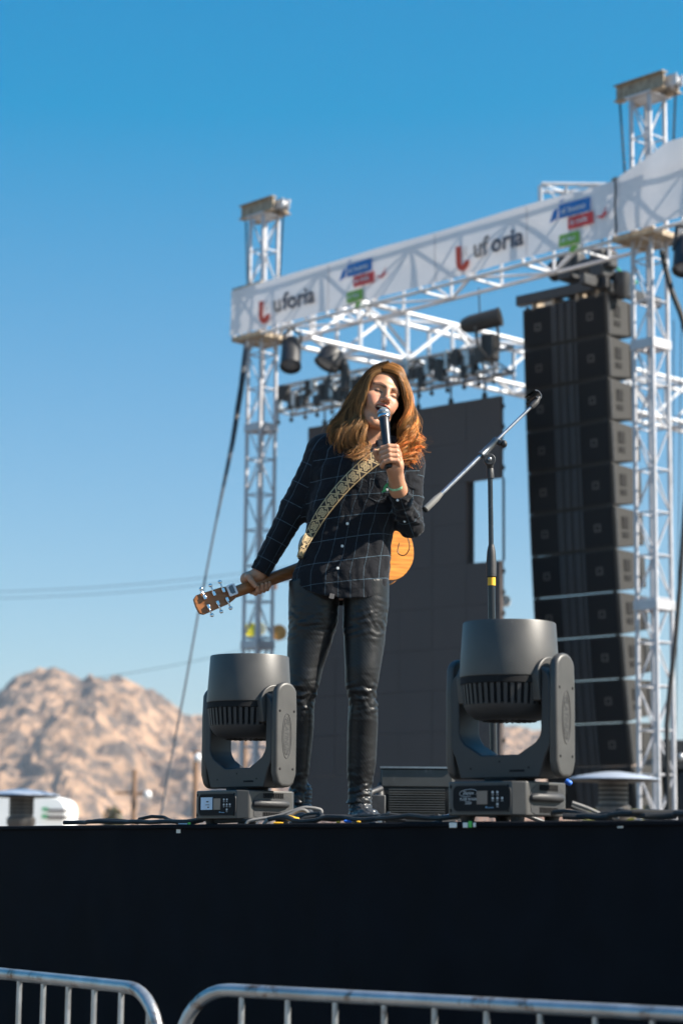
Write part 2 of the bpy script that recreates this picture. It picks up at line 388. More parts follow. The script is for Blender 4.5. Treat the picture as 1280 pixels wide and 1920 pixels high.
# ---------------------------------------------------------------- banner
M_BAN = mat('white_vinyl', (.80, .78, .80), .6, 0, .03, 3, bump=.04, bs=8, trans=.15)
bf = -BB * .31
S0, S1 = -.27, 6.02              # metres along the header from the left tower
def bpt(s_, z, off=0.0):
    wv = .010 * math.sin(s_ * 3.1) + .012 * noise.noise((s_ * 1.3, z * 2, 0)) + .05 * (.5 - abs((z - ZB0) / (ZB1 - ZB0) - .5)) * noise.noise((s_ * .9, z, 3))
    sag = -.004 * math.sin(s_ * 2.4)
    return LT + BU * s_ + bf - BB * (wv + off) + UP * (z + sag)
ban = thing('header_banner', 'long white vinyl banner with orange, blue, red and green logos hung on the header', 'banner', LT + BU * 3 + bf + UP * ZB0)
sheet = MB().grid([[bpt(S0 + (S1 - S0) * i / 120, ZB0 - .02 + (ZB1 - ZB0 + .04) * j / 12) for i in range(121)] for j in range(13)])
ob('sheet', sheet, M_BAN, ban, angle=None)
sm = MB()
M_THR = mat('seam_thread', (.35, .35, .38), .8)
for s_ in (1.55, 3.35, 4.75):
    ob('seam', MB().tube([bpt(s_, ZB0 - .0 + (ZB1 - ZB0) * j / 8, .006) for j in range(9)], .003, 4), M_THR, ban)
M_CORD = mat('dark_rope', (.06, .06, .07), .8)  # dark cord for the seam line between the two sheets
ba2 = thing('side_banner', 'second white banner sheet rising at the right edge of the frame', 'banner', LT + BU * 7 + bf + UP * ZB0)
def bpt2(s_, z):
    top = (s_ - S1) / .35; return LT + BU * s_ + bf - BB * (.02 + .06 * noise.noise((s_ * 2.2, z * 1.7, 8))) + UP * z
sheet2 = MB().grid([[bpt2(S1 + .015 + 2.2 * i / 40, ZB0 - .03 + (ZB1 - ZB0 + .05 + .17 * min(1.3, i / 9)) * j / 12) for i in range(41)] for j in range(13)])
ob('sheet', sheet2, M_BAN, ba2, angle=None)
ob('edge_cord', MB().tube([LT + BU * (S1 + .008 + .006 * math.sin(j)) + bf - BB * .05 + UP * (ZB0 - .03 + (ZB1 - ZB0 + .06) * j / 10) for j in range(11)], .010, 6), M_CORD, ba2)

M_LR = mat('orange_print', (.72, .07, .03), .5, 0, .1, 20); M_LG = mat('dark_print', (.07, .07, .10), .5)
M_LT = mat('tan_print', (.30, .24, .22), .5); M_LB = mat('blue_print', (.02, .17, .50), .5); M_LRD = mat('red_print', (.70, .05, .05), .5); M_LGN = mat('green_print', (.20, .42, .05), .5)
M_LW = mat('white_print', (.8, .8, .8), .5)
def on_banner(mb2, s_, z, off, name, m):
    """flat artwork (x along the banner, y up) laid on the sheet"""
    t_ = MB(); t_.add([bpt(s_ + v[0], z + v[1], off) for v in mb2.v], mb2.f); return ob(name, t_, m, ban, angle=None)
def flat(poly): return MB().add([(a, b, 0) for a, b in poly], [tuple(range(len(poly)))])
def strip(pts, wd):
    m = MB(); P = [Vector((a, b, 0)) for a, b in pts]
    for i in range(len(P) - 1):
        dd = (P[i + 1] - P[i]).normalized(); nn = Vector((-dd.y, dd.x, 0)) * wd / 2; m.add([P[i] - nn, P[i + 1] - nn, P[i + 1] + nn, P[i] + nn], [(0, 1, 2, 3)])
    return m
def sub(mb2, nmax=.04): return mb2
def txt(s, size, shear=0): return text_mb(s, size, (0, 0, 0), (1, 0, 0), (0, 1, 0), (0, 0, 0), shear, bold=size * (.025 if size > .2 else .006))
def logo_u(s_):
    m = MB(); no_, ni = .105, .030; k = 14
    vs = [(-no_, .17), (-ni - .0, .14)]
    poly_o = [(-no_, .17)] + [(no_ * math.cos(math.pi + math.pi * i / k), -.02 + no_ * math.sin(math.pi + math.pi * i / k)) for i in range(k + 1)]
    poly_i = [(-ni + .01, .16)] + [(ni * math.cos(math.pi + math.pi * i / k), -.02 + ni * math.sin(math.pi + math.pi * i / k)) for i in range(k + 1)]
    n_ = len(poly_o); m.add([(a, b, 0) for a, b in poly_o + poly_i], [(i, i + 1, n_ + i + 1, n_ + i) for i in range(n_ - 1)])
    on_banner(m, s_, 7.98, .022, 'orange_emblem', M_LR)
    d_ = MB()
    for i in range(3):
        for j in range(4): d_.box((.012 + i * .028, -.0 + j * .03, 0), (.012, .012, .0005))
    on_banner(d_, s_, 8.02, .022, 'dotted_emblem', M_LG)
for s_, spl in ((.44, 0), (3.80, 2)):
    logo_u(s_)
    a = txt('uf' if spl else 'u', .295); b = txt('oria' if spl else 'foria', .295); wa = max(v[0] for v in a.v) + .035
    on_banner(a, s_ + .17, 7.965, .024, 'lettering', M_LT); on_banner(b, s_ + .17 + wa, 7.965, .024, 'lettering', M_LG)
def logo3(s_):
    on_banner(flat([(-.02, 0), (.42, 0), (.42, .15), (-.02, .15)]), s_, 8.145, .022, 'blue_panel', M_LB)
    on_banner(flat([(-.16, -.02), (-.05, .01), (-.03, .12), (-.10, .10)]), s_, 8.145, .022, 'blue_splash', M_LB)
    on_banner(strip([(-.06 + .03 * math.cos(a), .17 + .012 * math.sin(a)) for a in [k * math.pi / 5 for k in range(11)]], .008), s_ + .08, 8.165, .022, 'halo_mark', M_LB)
    on_banner(txt('el bueno', .098), s_ + .02, 8.185, .034, 'lettering', M_LW)
    on_banner(flat([(0, 0), (.36, 0), (.36, .13), (0, .13)]), s_ + .10, 8.0, .022, 'red_panel', M_LRD)
    on_banner(flat([(.36, .04), (.46, .035), (.53, .13), (.50, .05), (.56, .06), (.46, .0)]), s_ + .12, 8.02, .022, 'red_tail', M_LRD)
    on_banner(txt('la mala', .088), s_ + .14, 8.04, .034, 'lettering', M_LW)
    on_banner(flat([(-.12, 0), (.16, 0), (.16, .13), (-.12, .13)]), s_ + .10, 7.83, .022, 'green_panel', M_LGN)
    on_banner(flat([(.05, 0), (.10, .06), (.20, .03), (.14, .0), (.12, -.03)]), s_ + .06, 7.765, .022, 'green_splash', M_LGN)
    on_banner(txt('el feo', .085), s_ + .02, 7.87, .034, 'lettering', M_LW)
logo3(1.92); logo3(5.24)

# ---------------------------------------------------------------- LED video wall with a missing panel
LWA = R(-42); LU = Vector((math.cos(LWA), math.sin(LWA), 0)); LB = Vector((-LU.y, LU.x, 0))
LR = W(940, 742, 24.0); LR.z = 0
zt = (W(944, 742, 24.0)).z; PW, PH = .50, .50
led = thing('video_wall', 'tall dark grey LED video wall with one panel missing at its right edge', 'video wall', LR - LU * 1.6)
M_LED = mat('led_panel', (.078, .064, .062), .6, 0, .06, 2, bump=.2, bs=400, spec=.3); M_LEDB = mat('led_frame', (.02, .02, .022), .5)
ncol, nrow = 6, 10
PW = 3.00 / ncol; PH = 4.78 / nrow
for c in range(ncol):
    for r_ in range(nrow):
        if c == ncol - 1 and r_ in (2, 3): continue
        q = LR - LU * (PW * (ncol - c - .5)) + UP * (zt - PH * (r_ + .5)); jit = random.uniform(-.003, .003)
        ob('led_panel', MB().box(q + LB * jit, (PW - .003, .06, PH - .003), Matrix.Rotation(LWA, 3, 'Z')), M_LED, led, smooth=False)
bk = MB()
for c in range(ncol + 1):
    q = LR - LU * (PW * (ncol - c)); z0 = zt - PH * nrow
    if c == ncol: continue
    bk.box(q + LB * .07 + UP * (zt - PH * nrow / 2), (.04, .06, PH * nrow), Matrix.Rotation(LWA, 3, 'Z'))
ob('rear_frame', bk, M_LEDB, led)
lt = MB()
for r_ in range(nrow * 2):
    q = LR + UP * (zt - PH * (r_ + .5) / 2) + LU * .008 + LB * .02
    lt.box(q, (.012 if 4 <= r_ < 8 else .022, .03, .24 if 4 <= r_ < 8 else .05), Matrix.Rotation(LWA, 3, 'Z'))
ob('latch', lt, M_LEDB, led)
for c in range(ncol):
    q = LR - LU * (PW * (ncol - c - .5)) + UP * zt
    m = MB(); m.bar(q, q + UP * .22, .012, 6); m.box(q + UP * .03, (.06, .05, .06)); ob('hanging_bracket', m, M_BLK, led)

# lighting truss over the wall
ltz = zt + .42
ltr = thing('lighting_truss', 'grey lighting truss hung just above the video wall, packed with clamps', 'truss', LR - LU * 1.6 + UP * (zt + .2))
TA = LR - LU * 3.45 + UP * (ltz - .02); TB = LR + LU * .05 + UP * (ltz + .02)
truss_parts(ltr, TA, TB, LB, UP, .30, .30, .42, .024, .012, M_ALU2)
cl = MB()
for i in range(46):
    q = TA + (TB - TA) * ((i + random.uniform(.2, .8)) / 46)
    m = MB(); k = random.choice((-1, 1))
    m.box(q - LB * .15 + UP * random.uniform(-.12, .1), (random.uniform(.04, .10), .08, random.uniform(.10, .26)), Matrix.Rotation(LWA, 3, 'Z'))
    if i % 3 == 0: ob('safety_pin', MB().bar(q - LB * .15 - UP * .10, q - LB * .15 - UP * .30, .010, 6).ell(q - LB * .15 - UP * .30, (.03, .03, .03), 8), M_BLK, ltr)
    ob('clamp', m, M_BLK if i % 4 else M_ALU2, ltr)
for k in range(6):
    a = TA + (TB - TA) * (k / 6); b = TA + (TB - TA) * ((k + 1) / 6)
    pts = [a + (b - a) * (j / 10) - LB * .17 + UP * (.12 - .12 * math.sin(math.pi * j / 10) + .02 * noise.noise((j, k, 0))) for j in range(11)]
    ob('cable', MB().tube(pts, .014, 6), M_RUBB, ltr)

def par_can(name, label, c, ax, ln, r, face, grp='stage lamps hung on the trusses', bodym=None):
    """cylindrical lamp: barrel, lens ring, lens, yoke bracket"""
    t = thing(name, label, 'stage lamp', c, grp); ax = Vector(ax).normalized(); c = Vector(c)
    Q = ax.to_track_quat('Z', 'Y').to_matrix()
    ob('barrel', MB().lathe([(0, -ln * .5), (r * .55, -ln * .5), (r * .8, -ln * .42), (r * .97, -ln * .25), (r, ln * .45), (r * 1.06, ln * .46), (r * 1.06, ln * .5), (r * .93, ln * .5), (r * .93, ln * .40), (0, ln * .40)], c, 24, Q), bodym or M_BLK, t)
    ob('lens', MB().lathe([(0, ln * .43), (r * .5, ln * .425), (r * .9, ln * .41)], c, 24, Q), face, t)
    return t
M_LENS = mat('pale_lens', (.75, .74, .70), .25, 0, .05); M_LENSD = mat('dark_lens', (.10, .11, .13), .12, 0, .1, coat=.5)
M_LENSA = mat('amber_lens', (.55, .30, .09), .35, 0, .15, 12); M_LENSY = mat('yellow_lens', (.85, .75, .06), .35, 0, .08)
# lamp tilted with its pale face, standing over the truss at the right
a = par_can('stage_lamp', 'black cylindrical lamp lying almost level with a pale round face, right of the banner middle', W(901, 603, 23.6), W(940, 594, 23.5) - W(862, 614, 23.65), .47, .105, M_LENS)
ob('head_box', MB().box(W(918, 652, 23.6), (.17, .17, .30), Matrix.Rotation(R(-30), 3, 'Z')), M_BLK, a, bevel=.02)
ob('yoke', MB().tube([W(890, 612, 23.5), W(896, 650, 23.5), W(915, 672, 23.5), W(935, 650, 23.5), W(932, 612, 23.5)], .018, 6), M_BLK, a)
ob('power_cable', MB().tube([W(897, 540, 23.7), W(898, 570, 23.7), W(899, 592, 23.7)], .008, 6), M_RUBB, a)
a = par_can('stage_lamp', 'short black domed lamp head above the left end of the lighting truss', W(620, 670, 24.9), (-.42, -.25, -.87), .24, .155, M_LENSD)
ob('arm', MB().tube([W(640, 676, 24.9), W(648, 700, 24.9), W(646, 730, 24.9)], [.07, .062, .058], 10), M_BLK, a)
ob('yoke', MB().tube([W(622, 690, 24.9), W(612, 716, 24.9), W(628, 735, 24.9)], .015, 6), M_BLK, a)
a = par_can('stage_lamp', 'black can lamp hanging straight down under the left end of the banner', W(546, 662, 25.3), W(545, 696, 25.2) - W(549, 630, 25.5), .46, .125, M_LENSD)
ob('yoke', MB().tube([W(531, 655, 25.3), W(532, 628, 25.3), W(548, 615, 25.3), W(565, 630, 25.3), W(562, 655, 25.3)], .018, 6), M_BLK, a)
a = par_can('stage_lamp', 'big black lamp head cut by the right frame edge under the banner', W(1284, 476, 20.5), W(1282, 515, 20.4) - W(1286, 440, 20.6), .42, .12, M_LENSD)
ob('yoke', MB().tube([W(1262, 470, 20.5), W(1268, 425, 20.5), W(1300, 425, 20.5)], .02, 6), M_BLK, a)
a = par_can('stage_lamp', 'small round amber lamp on an arm beside the left tower, low down', W(523, 1186, 26.6), W(520, 1186, 25) - W(526, 1186, 26.4), .16, .095, M_LENSA, 'round lamps low by the left tower', mat('tan_shell', (.4, .28, .16), .5))
ob('arm', MB().bar(W(500, 1178, 26.6), W(518, 1184, 26.6), .02, 6), M_BLK, a)
a = par_can('stage_lamp', 'small round bright yellow lamp seen through the left tower, low down', W(471, 1182, 27.2), (-.05, -1, 0), .12, .085, M_LENSY, 'round lamps low by the left tower', M_LENSY)
a = par_can('stage_lamp', 'small round white lamp seen through the left tower beside the yellow one', W(487, 1180, 27.4), (-.05, -1, 0), .12, .08, M_LENS, 'round lamps low by the left tower', M_LENS)
a = par_can('stage_lamp', 'small pale ball lamp just past the right edge of the video wall', W(947, 1128, 26), (-.2, -1, .1), .10, .065, M_LENS, None, M_LENS)
a = tag(ob('clamp_bracket', MB().box(W(512, 1096, 26.6), (.10, .06, .12)).bar(W(490, 1090, 26.6), W(545, 1084, 26.6), .03, 8), mat('rusty_bracket', (.38, .20, .12), .6)), 'rusty brown clamp bracket on the left tower behind the guitar neck', 'bracket')
# ---------------------------------------------------------------- line array
AA = R(-43.5); AU = Vector((math.cos(AA), math.sin(AA), 0)); AB = Vector((-AU.y, AU.x, 0))
M_CAB = mat('black_speaker_paint', (.016, .0155, .015), .7, 0, .15, 5, bump=.25, bs=160, dirt=((.06, .055, .05), 14, .70))
M_GRL = mat('speaker_grille', (.010, .011, .013), .7, 0, .2, 300, bump=.3, bs=500, spec=.2)
M_HORN = mat('horn_slat', (.050, .056, .066), .5, 0, .1)
M_LOGO = mat('grey_badge', (.10, .09, .085), .5)
ORD = ['topmost', 'second', 'third', 'fourth', 'fifth', 'sixth', 'seventh', 'eighth', 'ninth', 'tenth', 'eleventh', 'lowest']
P = W(979, 582, 24.5); tilt = [2, 2, 2.5, 3, 3, 3.5, 4, 5, 6, 7, 8, 9]
ATOP = P.copy()
for k in range(12):
    th = R(tilt[k]); f = -AB; fd = f * math.cos(th) - UP * math.sin(th); u = UP * math.cos(th) + f * math.sin(th); b = -fd
    Wd, H, Dp = 1.213, .484, .556
    lab = ('%s black speaker cabinet of the tall hanging line array' % ORD[k]) if k not in (0, 11) else ('%s black speaker cabinet of the hanging line array, %s' % (ORD[k], 'right under its rigging beam' if k == 0 else 'near the ground'))
    c = thing('speaker_cabinet', lab, 'speaker', P - u * H / 2 + AU * Wd / 2, 'line array speaker cabinets')
    tp = .055
    ob('body', MB().prism([(0, 0), (0, -H), (Dp, -H + tp), (Dp, -tp)], P, b, u, AU * Wd), M_CAB, c, bevel=.006)
    Mx = Matrix((AU, b, u)).transposed()
    for x0 in (.03, Wd - .03 - .40):
        gq = P + AU * (x0 + .20) - u * H / 2 - b * .006
        gr = MB().box(gq, (.40, .012, H - .05), Mx); ob('grille', gr, M_GRL, c, bevel=.008)
        lg = MB()
        for a_, b_, sx, sz in ((0, .035, .085, .015), (0, -.035, .085, .015), (-.035, 0, .015, .085), (.035, 0, .015, .085)): lg.box(gq + AU * a_ + u * b_ - b * .008, (sx, .006, sz), Mx)
        ob('badge', lg, M_LOGO, c, smooth=False)
    hn = MB()
    for i in range(7):
        x0 = .445 + i * .054
        hn.box(P + AU * x0 - u * H / 2 - b * (.004 + .018 * (i % 2)), (.022, .03, H - .04), Mx)
    ob('horn', hn, M_HORN, c, bevel=.003)
    for s_ in (1,):
        hq = P + AU * (Wd + .004) + b * .20 - u * H * .5
        ob('handle_recess', MB().box(hq + u * .055, (.012, .11, .13), Mx).box(hq - u * .085, (.012, .11, .06), Mx), M_HOLE, c)
        ob('rigging_plate', MB().box(hq + b * .26, (.02, .05, H - .12), Mx), M_BLK, c, bevel=.002); ob('rigging_plate', MB().box(hq - b * .17, (.02, .03, H - .04), Mx), M_BLK, c, bevel=.002)
    for x0 in (.06, Wd - .06): ob('link_pin', MB().box(P + AU * x0 - u * .0 - b * .0 + b * .02, (.03, .04, .06), Mx), M_BLK, c)
    P = P - u * .489
ABOT = P.copy()
rg = thing('array_bumper', 'black steel rigging beam frame on top of the line array', 'rigging frame', ATOP + UP * .1)
m = MB(); Mr = Matrix.Rotation(AA, 3, 'Z')
m.box(ATOP + AU * .58 + AB * .02 + UP * .12, (1.32, .10, .12), Mr); m.box(ATOP + AU * .58 + AB * .50 + UP * .12, (1.2, .08, .10), Mr)
for x0 in (.12, .61, 1.10): m.box(ATOP + AU * x0 + AB * .45 + UP * .13, (.08, 1.5 if x0 > 1 else .9, .12), Mr)
ob('beam', m, M_BLK, rg, bevel=.005)
m = MB()
for x0 in (.15, .45, .80, 1.08): m.box(ATOP + AU * x0 + AB * .1 + UP * .03, (.03, .2, .12), Mr)
ob('bracket', m, M_CAPB, rg)
for i, (px, py, nm) in enumerate(((1069, 502, 'left'), (1128, 498, 'right'))):
    c0 = W(px, py, 24.2 - i * .4)
    h = thing('chain_hoist', 'black electric chain hoist holding the line array, the %s one' % nm, 'chain hoist', c0, 'chain hoists over the line array')
    ob('body', MB().box(c0, (.20, .26, .34), Mr).box(c0 + UP * .05 + AU * .12, (.10, .18, .22), Mr), M_BLKP, h, bevel=.03)
    ob('motor_cap', MB().lathe([(0, 0), (.10, 0), (.12, .04), (.12, .16), (0, .16)], c0 - AU * .1, 18, Mr @ Matrix.Rotation(R(-90), 3, 'Y')), M_BLK, h)
    chain(h, c0 + UP * .17, c0 + UP * .85, 'chain', .05, .007); chain(h, c0 - UP * .17, c0 - UP * .42, 'chain', .05, .007)
    ob('chain_bag', MB().lathe([(0, -.42), (.07, -.40), (.10, -.3), (.11, -.12), (.09, -.10)], c0 + AU * .2 + AB * .1, 12), M_BLK, h)
    ob('hook', MB().tube([c0 - UP * .36, c0 - UP * .42, c0 - UP * .45 + AU * .03, c0 - UP * .42 + AU * .05], .018, 8), M_STEEL, h)
# cable bundle over the bumper
for i in range(5):
    a = W(1105 + i * 14, 470 + random.uniform(-8, 8), 23.8); b = ATOP + AU * (.85 + .12 * i) + AB * .4 + UP * .2
    pts = [a + (b - a) * (j / 8) + Vector((.12 * math.sin(j + i), .05, -.18 * math.sin(math.pi * j / 8))) for j in range(9)]
    tag(ob('signal_cable', MB().tube(pts, .014, 6), [M_RUBB, M_RUBB, M_LRD, M_RUBB, M_GRN][i]), ['black signal cable looping from the header to the line array beam', 'black signal cable looping from the header to the line array beam', 'red tagged cable looping down to the line array beam', 'black signal cable looping from the header to the line array beam', 'green tagged cable looping down to the line array beam'][i], 'cable', 'cables over the line array')
# thick cable running down the right tower, and straps
pts = [W(x, y, 21) for x, y in ((1240, 470), (1246, 500), (1258, 545), (1276, 590), (1290, 640))]
tag(ob('power_cable', MB().tube(pts, .030, 8), M_RUBB), 'thick black cable slanting from the banner to the right frame edge', 'cable')
pts = [W(x, y, 20.5) for x, y in ((1292, 850), (1283, 950), (1275, 1080), (1265, 1200), (1254, 1300), (1249, 1360), (1250, 1440), (1253, 1540), (1253, 1640))]
tag(ob('power_cable', MB().tube(pts, .024, 8), M_RUBB), 'thick black cable hanging in a long curve down the right frame edge', 'cable')
for i, (x0, x1) in enumerate(((1276, 1262), (1262, 1254))):
    tag(ob('guy_wire', MB().bar(W(x0, 600, 22.5), W(x1, 1700, 22.5), .005, 5), M_BLK), 'thin steel guy wire right of the right tower, the %s of two' % ('right' if i == 0 else 'left'), 'wire')
# guy strap left of the left tower
st = thing('guy_strap', 'long grey ratchet strap slanting down from the left tower to the ground', 'strap', W(300, 1560, 25))
ob('webbing', MB().tube([W(462, 640, 25.6), W(452, 730, 25.4), W(436, 830, 25.1), W(405, 980, 24.7), W(372, 1150, 24.3), W(345, 1300, 23.9), W(318, 1440, 23.5), W(296, 1560, 23.2)], [.03, .035, .03, .013, .012, .012, .012, .012], 6, flat=.35), mat('grey_webbing', (.06, .07, .085), .8), st)
ob('ratchet', MB().tube([W(461, 665, 25.6), W(455, 710, 25.45), W(446, 765, 25.3), W(437, 825, 25.12)], [.02, .035, .035, .02], 8), M_BLK, st)

# ---------------------------------------------------------------- things behind the stage
M_DISH = mat('polished_aluminium', (.55, .60, .68), .42, .55, .06, 4)
M_HTR = mat('heater_steel', (.13, .12, .115), .45, .6, .15, 12)
M_HTRU = mat('dark_brown_steel', (.035, .028, .025), .5, .3, .2, 12)  # dark brown tone for the dish underside
def heater(px, D, lab, k):
    c = W(px, 1600, D); c.z = 0; t = thing('patio_heater', lab, 'patio heater', c, 'patio heaters behind the stage')
    zt_ = k
    ob('dish', MB().lathe([(0, .062), (.06, .062), (.12, .055), (.28, .030), (.40, .0), (.405, -.006), (.25, .015), (.05, .03), (0, .03)], c + UP * zt_, 40), M_DISH, t)
    hz = zt_
    ob('dish_underside', MB().lathe([(0, .012), (.06, .010), (.25, -.004), (.395, -.012), (.395, -.018), (.2, -.030), (0, -.028)], c + UP * zt_, 40), M_HTRU, t)
    ob('burner', MB().lathe([(0, 0), (.13, 0), (.135, -.02), (.125, -.05), (.125, -.22), (.15, -.24), (.15, -.30), (.10, -.38), (.05, -.40), (0, -.40)], c + UP * hz, 28), M_HTR, t)
    rb_ = MB()
    for i in range(4): rb_.lathe([(.128, 0), (.134, .005), (.134, .012), (.128, .017)], c + UP * (hz - .07 - i * .04), 28)
    ob('guard_ring', rb_, M_HOLE, t)
    ob('pole', MB().bar(c + UP * .7, c + UP * (hz - .38), .035, 14), M_HTR, t)
    ob('tank_cover', MB().lathe([(0, .78), (.05, .78), (.2, .72), (.23, .0), (0, 0)], c, 28), M_HTR, t)
heater(38, 22.5, 'patio heater with a wide shallow dish in front of the white trailer at the left', 2.02)
heater(1150, 18.6, 'patio heater with a pale reflecting dish at the right below the speaker array', 2.11)

tr = thing('white_trailer', 'white rounded trailer with a green and dark sign behind the left heater', 'trailer', W(20, 1600, 52) - UP * 1.45)
c = W(20, 1600, 52); c.z = 0
M_TRL = mat('white_trailer_skin', (.80, .80, .80), .45, 0, .05, 1)
pl = []
x0, x1, z0, z1, rr = -5.5, W(124, 1500, 52).x - c.x, .5, 2.74, .32
for cx_, cz_, a0 in ((x1 - rr, z1 - rr, 0), (x0 + rr, z1 - rr, 90)):
    for i in range(9): pl.append((cx_ + rr * math.cos(R(a0 + i * 11.25)), cz_ + rr * math.sin(R(a0 + i * 11.25))))
pl += [(x0, z0), (x1, z0)]
ob('shell', MB().prism(pl, c, (1, 0, 0), UP, (0, 2.4, 0)), M_TRL, tr, bevel=.03)
for dx in (-3.2, -2.2): ob('wheel', MB().lathe([(0, -.1), (.22, -.12), (.36, -.11), (.38, 0), (.36, .11), (0, .1)], c + Vector((dx, .1, .38)), 24, Matrix.Rotation(R(90), 3, 'X')), M_RUBB, tr)
sg = W(83, 1516, 52); sg.y = c.y - .012; sw = .098 * 52 / 4 / 1.28
sg = W(81, 1515, 51.9)
ob('sign_mark', MB().box(sg + Vector((.055, -.03, -.03)), (.14, .02, .09)).box(sg + Vector((.05, -.03, -.20)), (.14, .02, .10)), mat('sign_green', (.02, .30, .12), .6), tr)
ob('sign_bar', MB().box(sg + Vector((.36, -.03, -.06)), (.50, .02, .07)).box(sg + Vector((.36, -.03, -.23)), (.50, .02, .08)), mat('sign_brown', (.05, .03, .03), .6), tr)
wv = MB()
for i in range(7): wv.box(sg + Vector((.16 + i * .066, -.03, -.145)), (.018, .02, .07), Matrix.Rotation(R(25), 3, 'Y'))
ob('sign_stroke', wv, mat('sign_grey', (.25, .22, .21), .6), tr)

M_WOOD = mat('weathered_wood', (.22, .13, .08), .85, 0, .2, 4, bump=.3, bs=20, stretch=(1, 1, .1))
M_GLOBE = mat('white_globe', (.85, .85, .85), .3)
def pole(px, ytop, D, lab, arm, globe=None):
    a = W(px, ytop, D); b = a.copy(); b.z = 0
    t = thing('utility_pole', lab, 'pole', b, 'wooden poles before the hills')
    ob('shaft', MB().bar(b, a, .16, 10, .12), M_WOOD, t)
    if arm: ob('crossarm', MB().box(W(px, arm, D), (2.0, .12, .14)), M_WOOD, t)
    if globe:
        q = W(globe[0], globe[1], D - .3); ob('lamp_globe', MB().ell(q, (.20, .20, .20), 16), M_GLOBE, t); ob('lamp_arm', MB().bar(W(px, globe[1], D), q, .04, 6), M_WOOD, t)
pole(253, 1443, 110, 'far brown utility pole with crossarm and white lamp globe, left of the hills gap', 1487, (277, 1490))
pole(368, 1408, 100, 'far pinkish brown pole with a small globe beside the left moving light', None, (372, 1421))
pole(461, 1300, 120, 'far slim pole seen under the head of the left moving light', None)
tt = W(210, 1600, 130); tt.z = 0
tree = thing('far_tree', 'small dark olive tree far off before the hills', 'tree', tt)
ob('trunk', MB().tube([tt, tt + UP * 1.5 + Vector((.1, 0, 0)), tt + UP * 3], [.25, .18, .08], 8), M_WOOD, tree)
lf = MB(); rnd = random.Random(3)
for i in range(420):
    v = Vector((rnd.gauss(0, 1), rnd.gauss(0, 1), rnd.gauss(0, 1))).normalized() * rnd.random() ** .4
    cc = tt + Vector((v.x * .7, v.y * .7, 2.6 + v.z * 1.5)); s_ = .12; q = Vector((rnd.gauss(0, 1), rnd.gauss(0, 1), rnd.gauss(0, 1))).normalized(); e = q.orthogonal().normalized() * s_; f2 = q.cross(e)
    lf.add([cc - e - f2, cc + e - f2, cc + e + f2, cc - e + f2], [(0, 1, 2, 3)])
ob('crown', lf, mat('olive_leaf', (.11, .10, .05), .8, 0, .4, 3), tree, smooth=False)
# overhead wires
for i, (pa, pb, sg_) in enumerate((((-80, 1112), (620, 1052), 14), ((-80, 1124), (620, 1066), 14), ((150, 1276), (640, 1165), 10))):
    a = W(pa[0], pa[1], 95); b = W(pb[0], pb[1], 95)
    tag(ob('overhead_wire', MB().tube([a + (b - a) * (j / 16) - UP * (.3 * math.sin(math.pi * j / 16)) for j in range(17)], .013, 5), M_BLK),
        ['upper of two faint overhead wires crossing the sky at the left', 'lower of two faint overhead wires crossing the sky at the left', 'single overhead wire above the hills'][i], 'wire')
# fence and stalls low behind the stage
fz = W(625, 1508, 30); b0 = Vector((W(560, 1600, 30).x, 30, 0)); n_f = 26
fn = thing('board_fence', 'low pinkish board fence glimpsed behind the singer boots', 'fence', b0 + Vector((.6, 0, 0)))
m = MB()
for i in range(34): m.box(b0 + Vector((i * .11, random.uniform(-.01, .01), fz.z / 2 + random.uniform(-.01, .01))), (.09, .02, fz.z))
ob('board', m, mat('pale_board', (.55, .36, .30), .8, 0, .3, 2), fn, smooth=False)
ob('rail', MB().box(b0 + Vector((1.8, .04, .5)), (3.8, .04, .08)).box(b0 + Vector((1.8, .04, 1.6)), (3.8, .04, .08)), M_WOOD, fn)
c = W(1126, 1600, 30); c.z = 0; sh = thing('market_booth', 'tan booth with a gridded window front behind the right heater', 'booth', c)
ob('wall', MB().box(c + UP * .9, (1.1, 1.0, 1.8)), mat('dark_tan', (.14, .10, .07), .8), sh, bevel=.01)
z_ = W(1126, 1507, 29.4).z
ob('window', MB().box(Vector((c.x - .16, 29.46, z_)), (.55, .05, .30)), mat('peach_panel', (.72, .52, .38), .6), sh)
ob('window_frame', MB().box(Vector((c.x - .16, 29.42, z_)), (.58, .02, .02)).box(Vector((c.x - .30, 29.42, z_)), (.02, .02, .32)).box(Vector((c.x - .12, 29.42, z_)), (.02, .02, .32)).box(Vector((c.x + .06, 29.42, z_)), (.02, .02, .32)), M_HOLE, sh)
c = W(1275, 1600, 26); c.z = 0; tn = thing('equipment_rack', 'dark covered equipment rack at the bottom right frame edge', 'equipment rack', c)
zt2 = W(1255, 1392, 26).z
M_TARP = mat('dark_tarp', (.016, .020, .026), .6, 0, .3, 2, bump=.4, bs=5)
ob('cover', MB().box(Vector((c.x + .12, 26, zt2 / 2)), (.94, 1.2, zt2)), M_TARP, tn, bevel=.02)
ob('side_cover', MB().box(Vector((c.x - .02, 25.8, W(1250, 1440, 26).z / 2)), (.62, .8, W(1250, 1440, 26).z)), M_TARP, tn, bevel=.03)
ob('front_cylinder', MB().lathe([(0, 0), (.12, 0), (.12, .6), (.1, .64), (0, .65)], Vector((c.x - .02, 25.2, W(1270, 1535, 25).z - .1)), 20), M_TARP, tn)
q = W(1275, 1420, 25.3)
ob('lamp_cover', MB().ell(q, (.055, .03, .05), 12), M_ALU2, tn)
pl_ = MB(); rnd = random.Random(5)
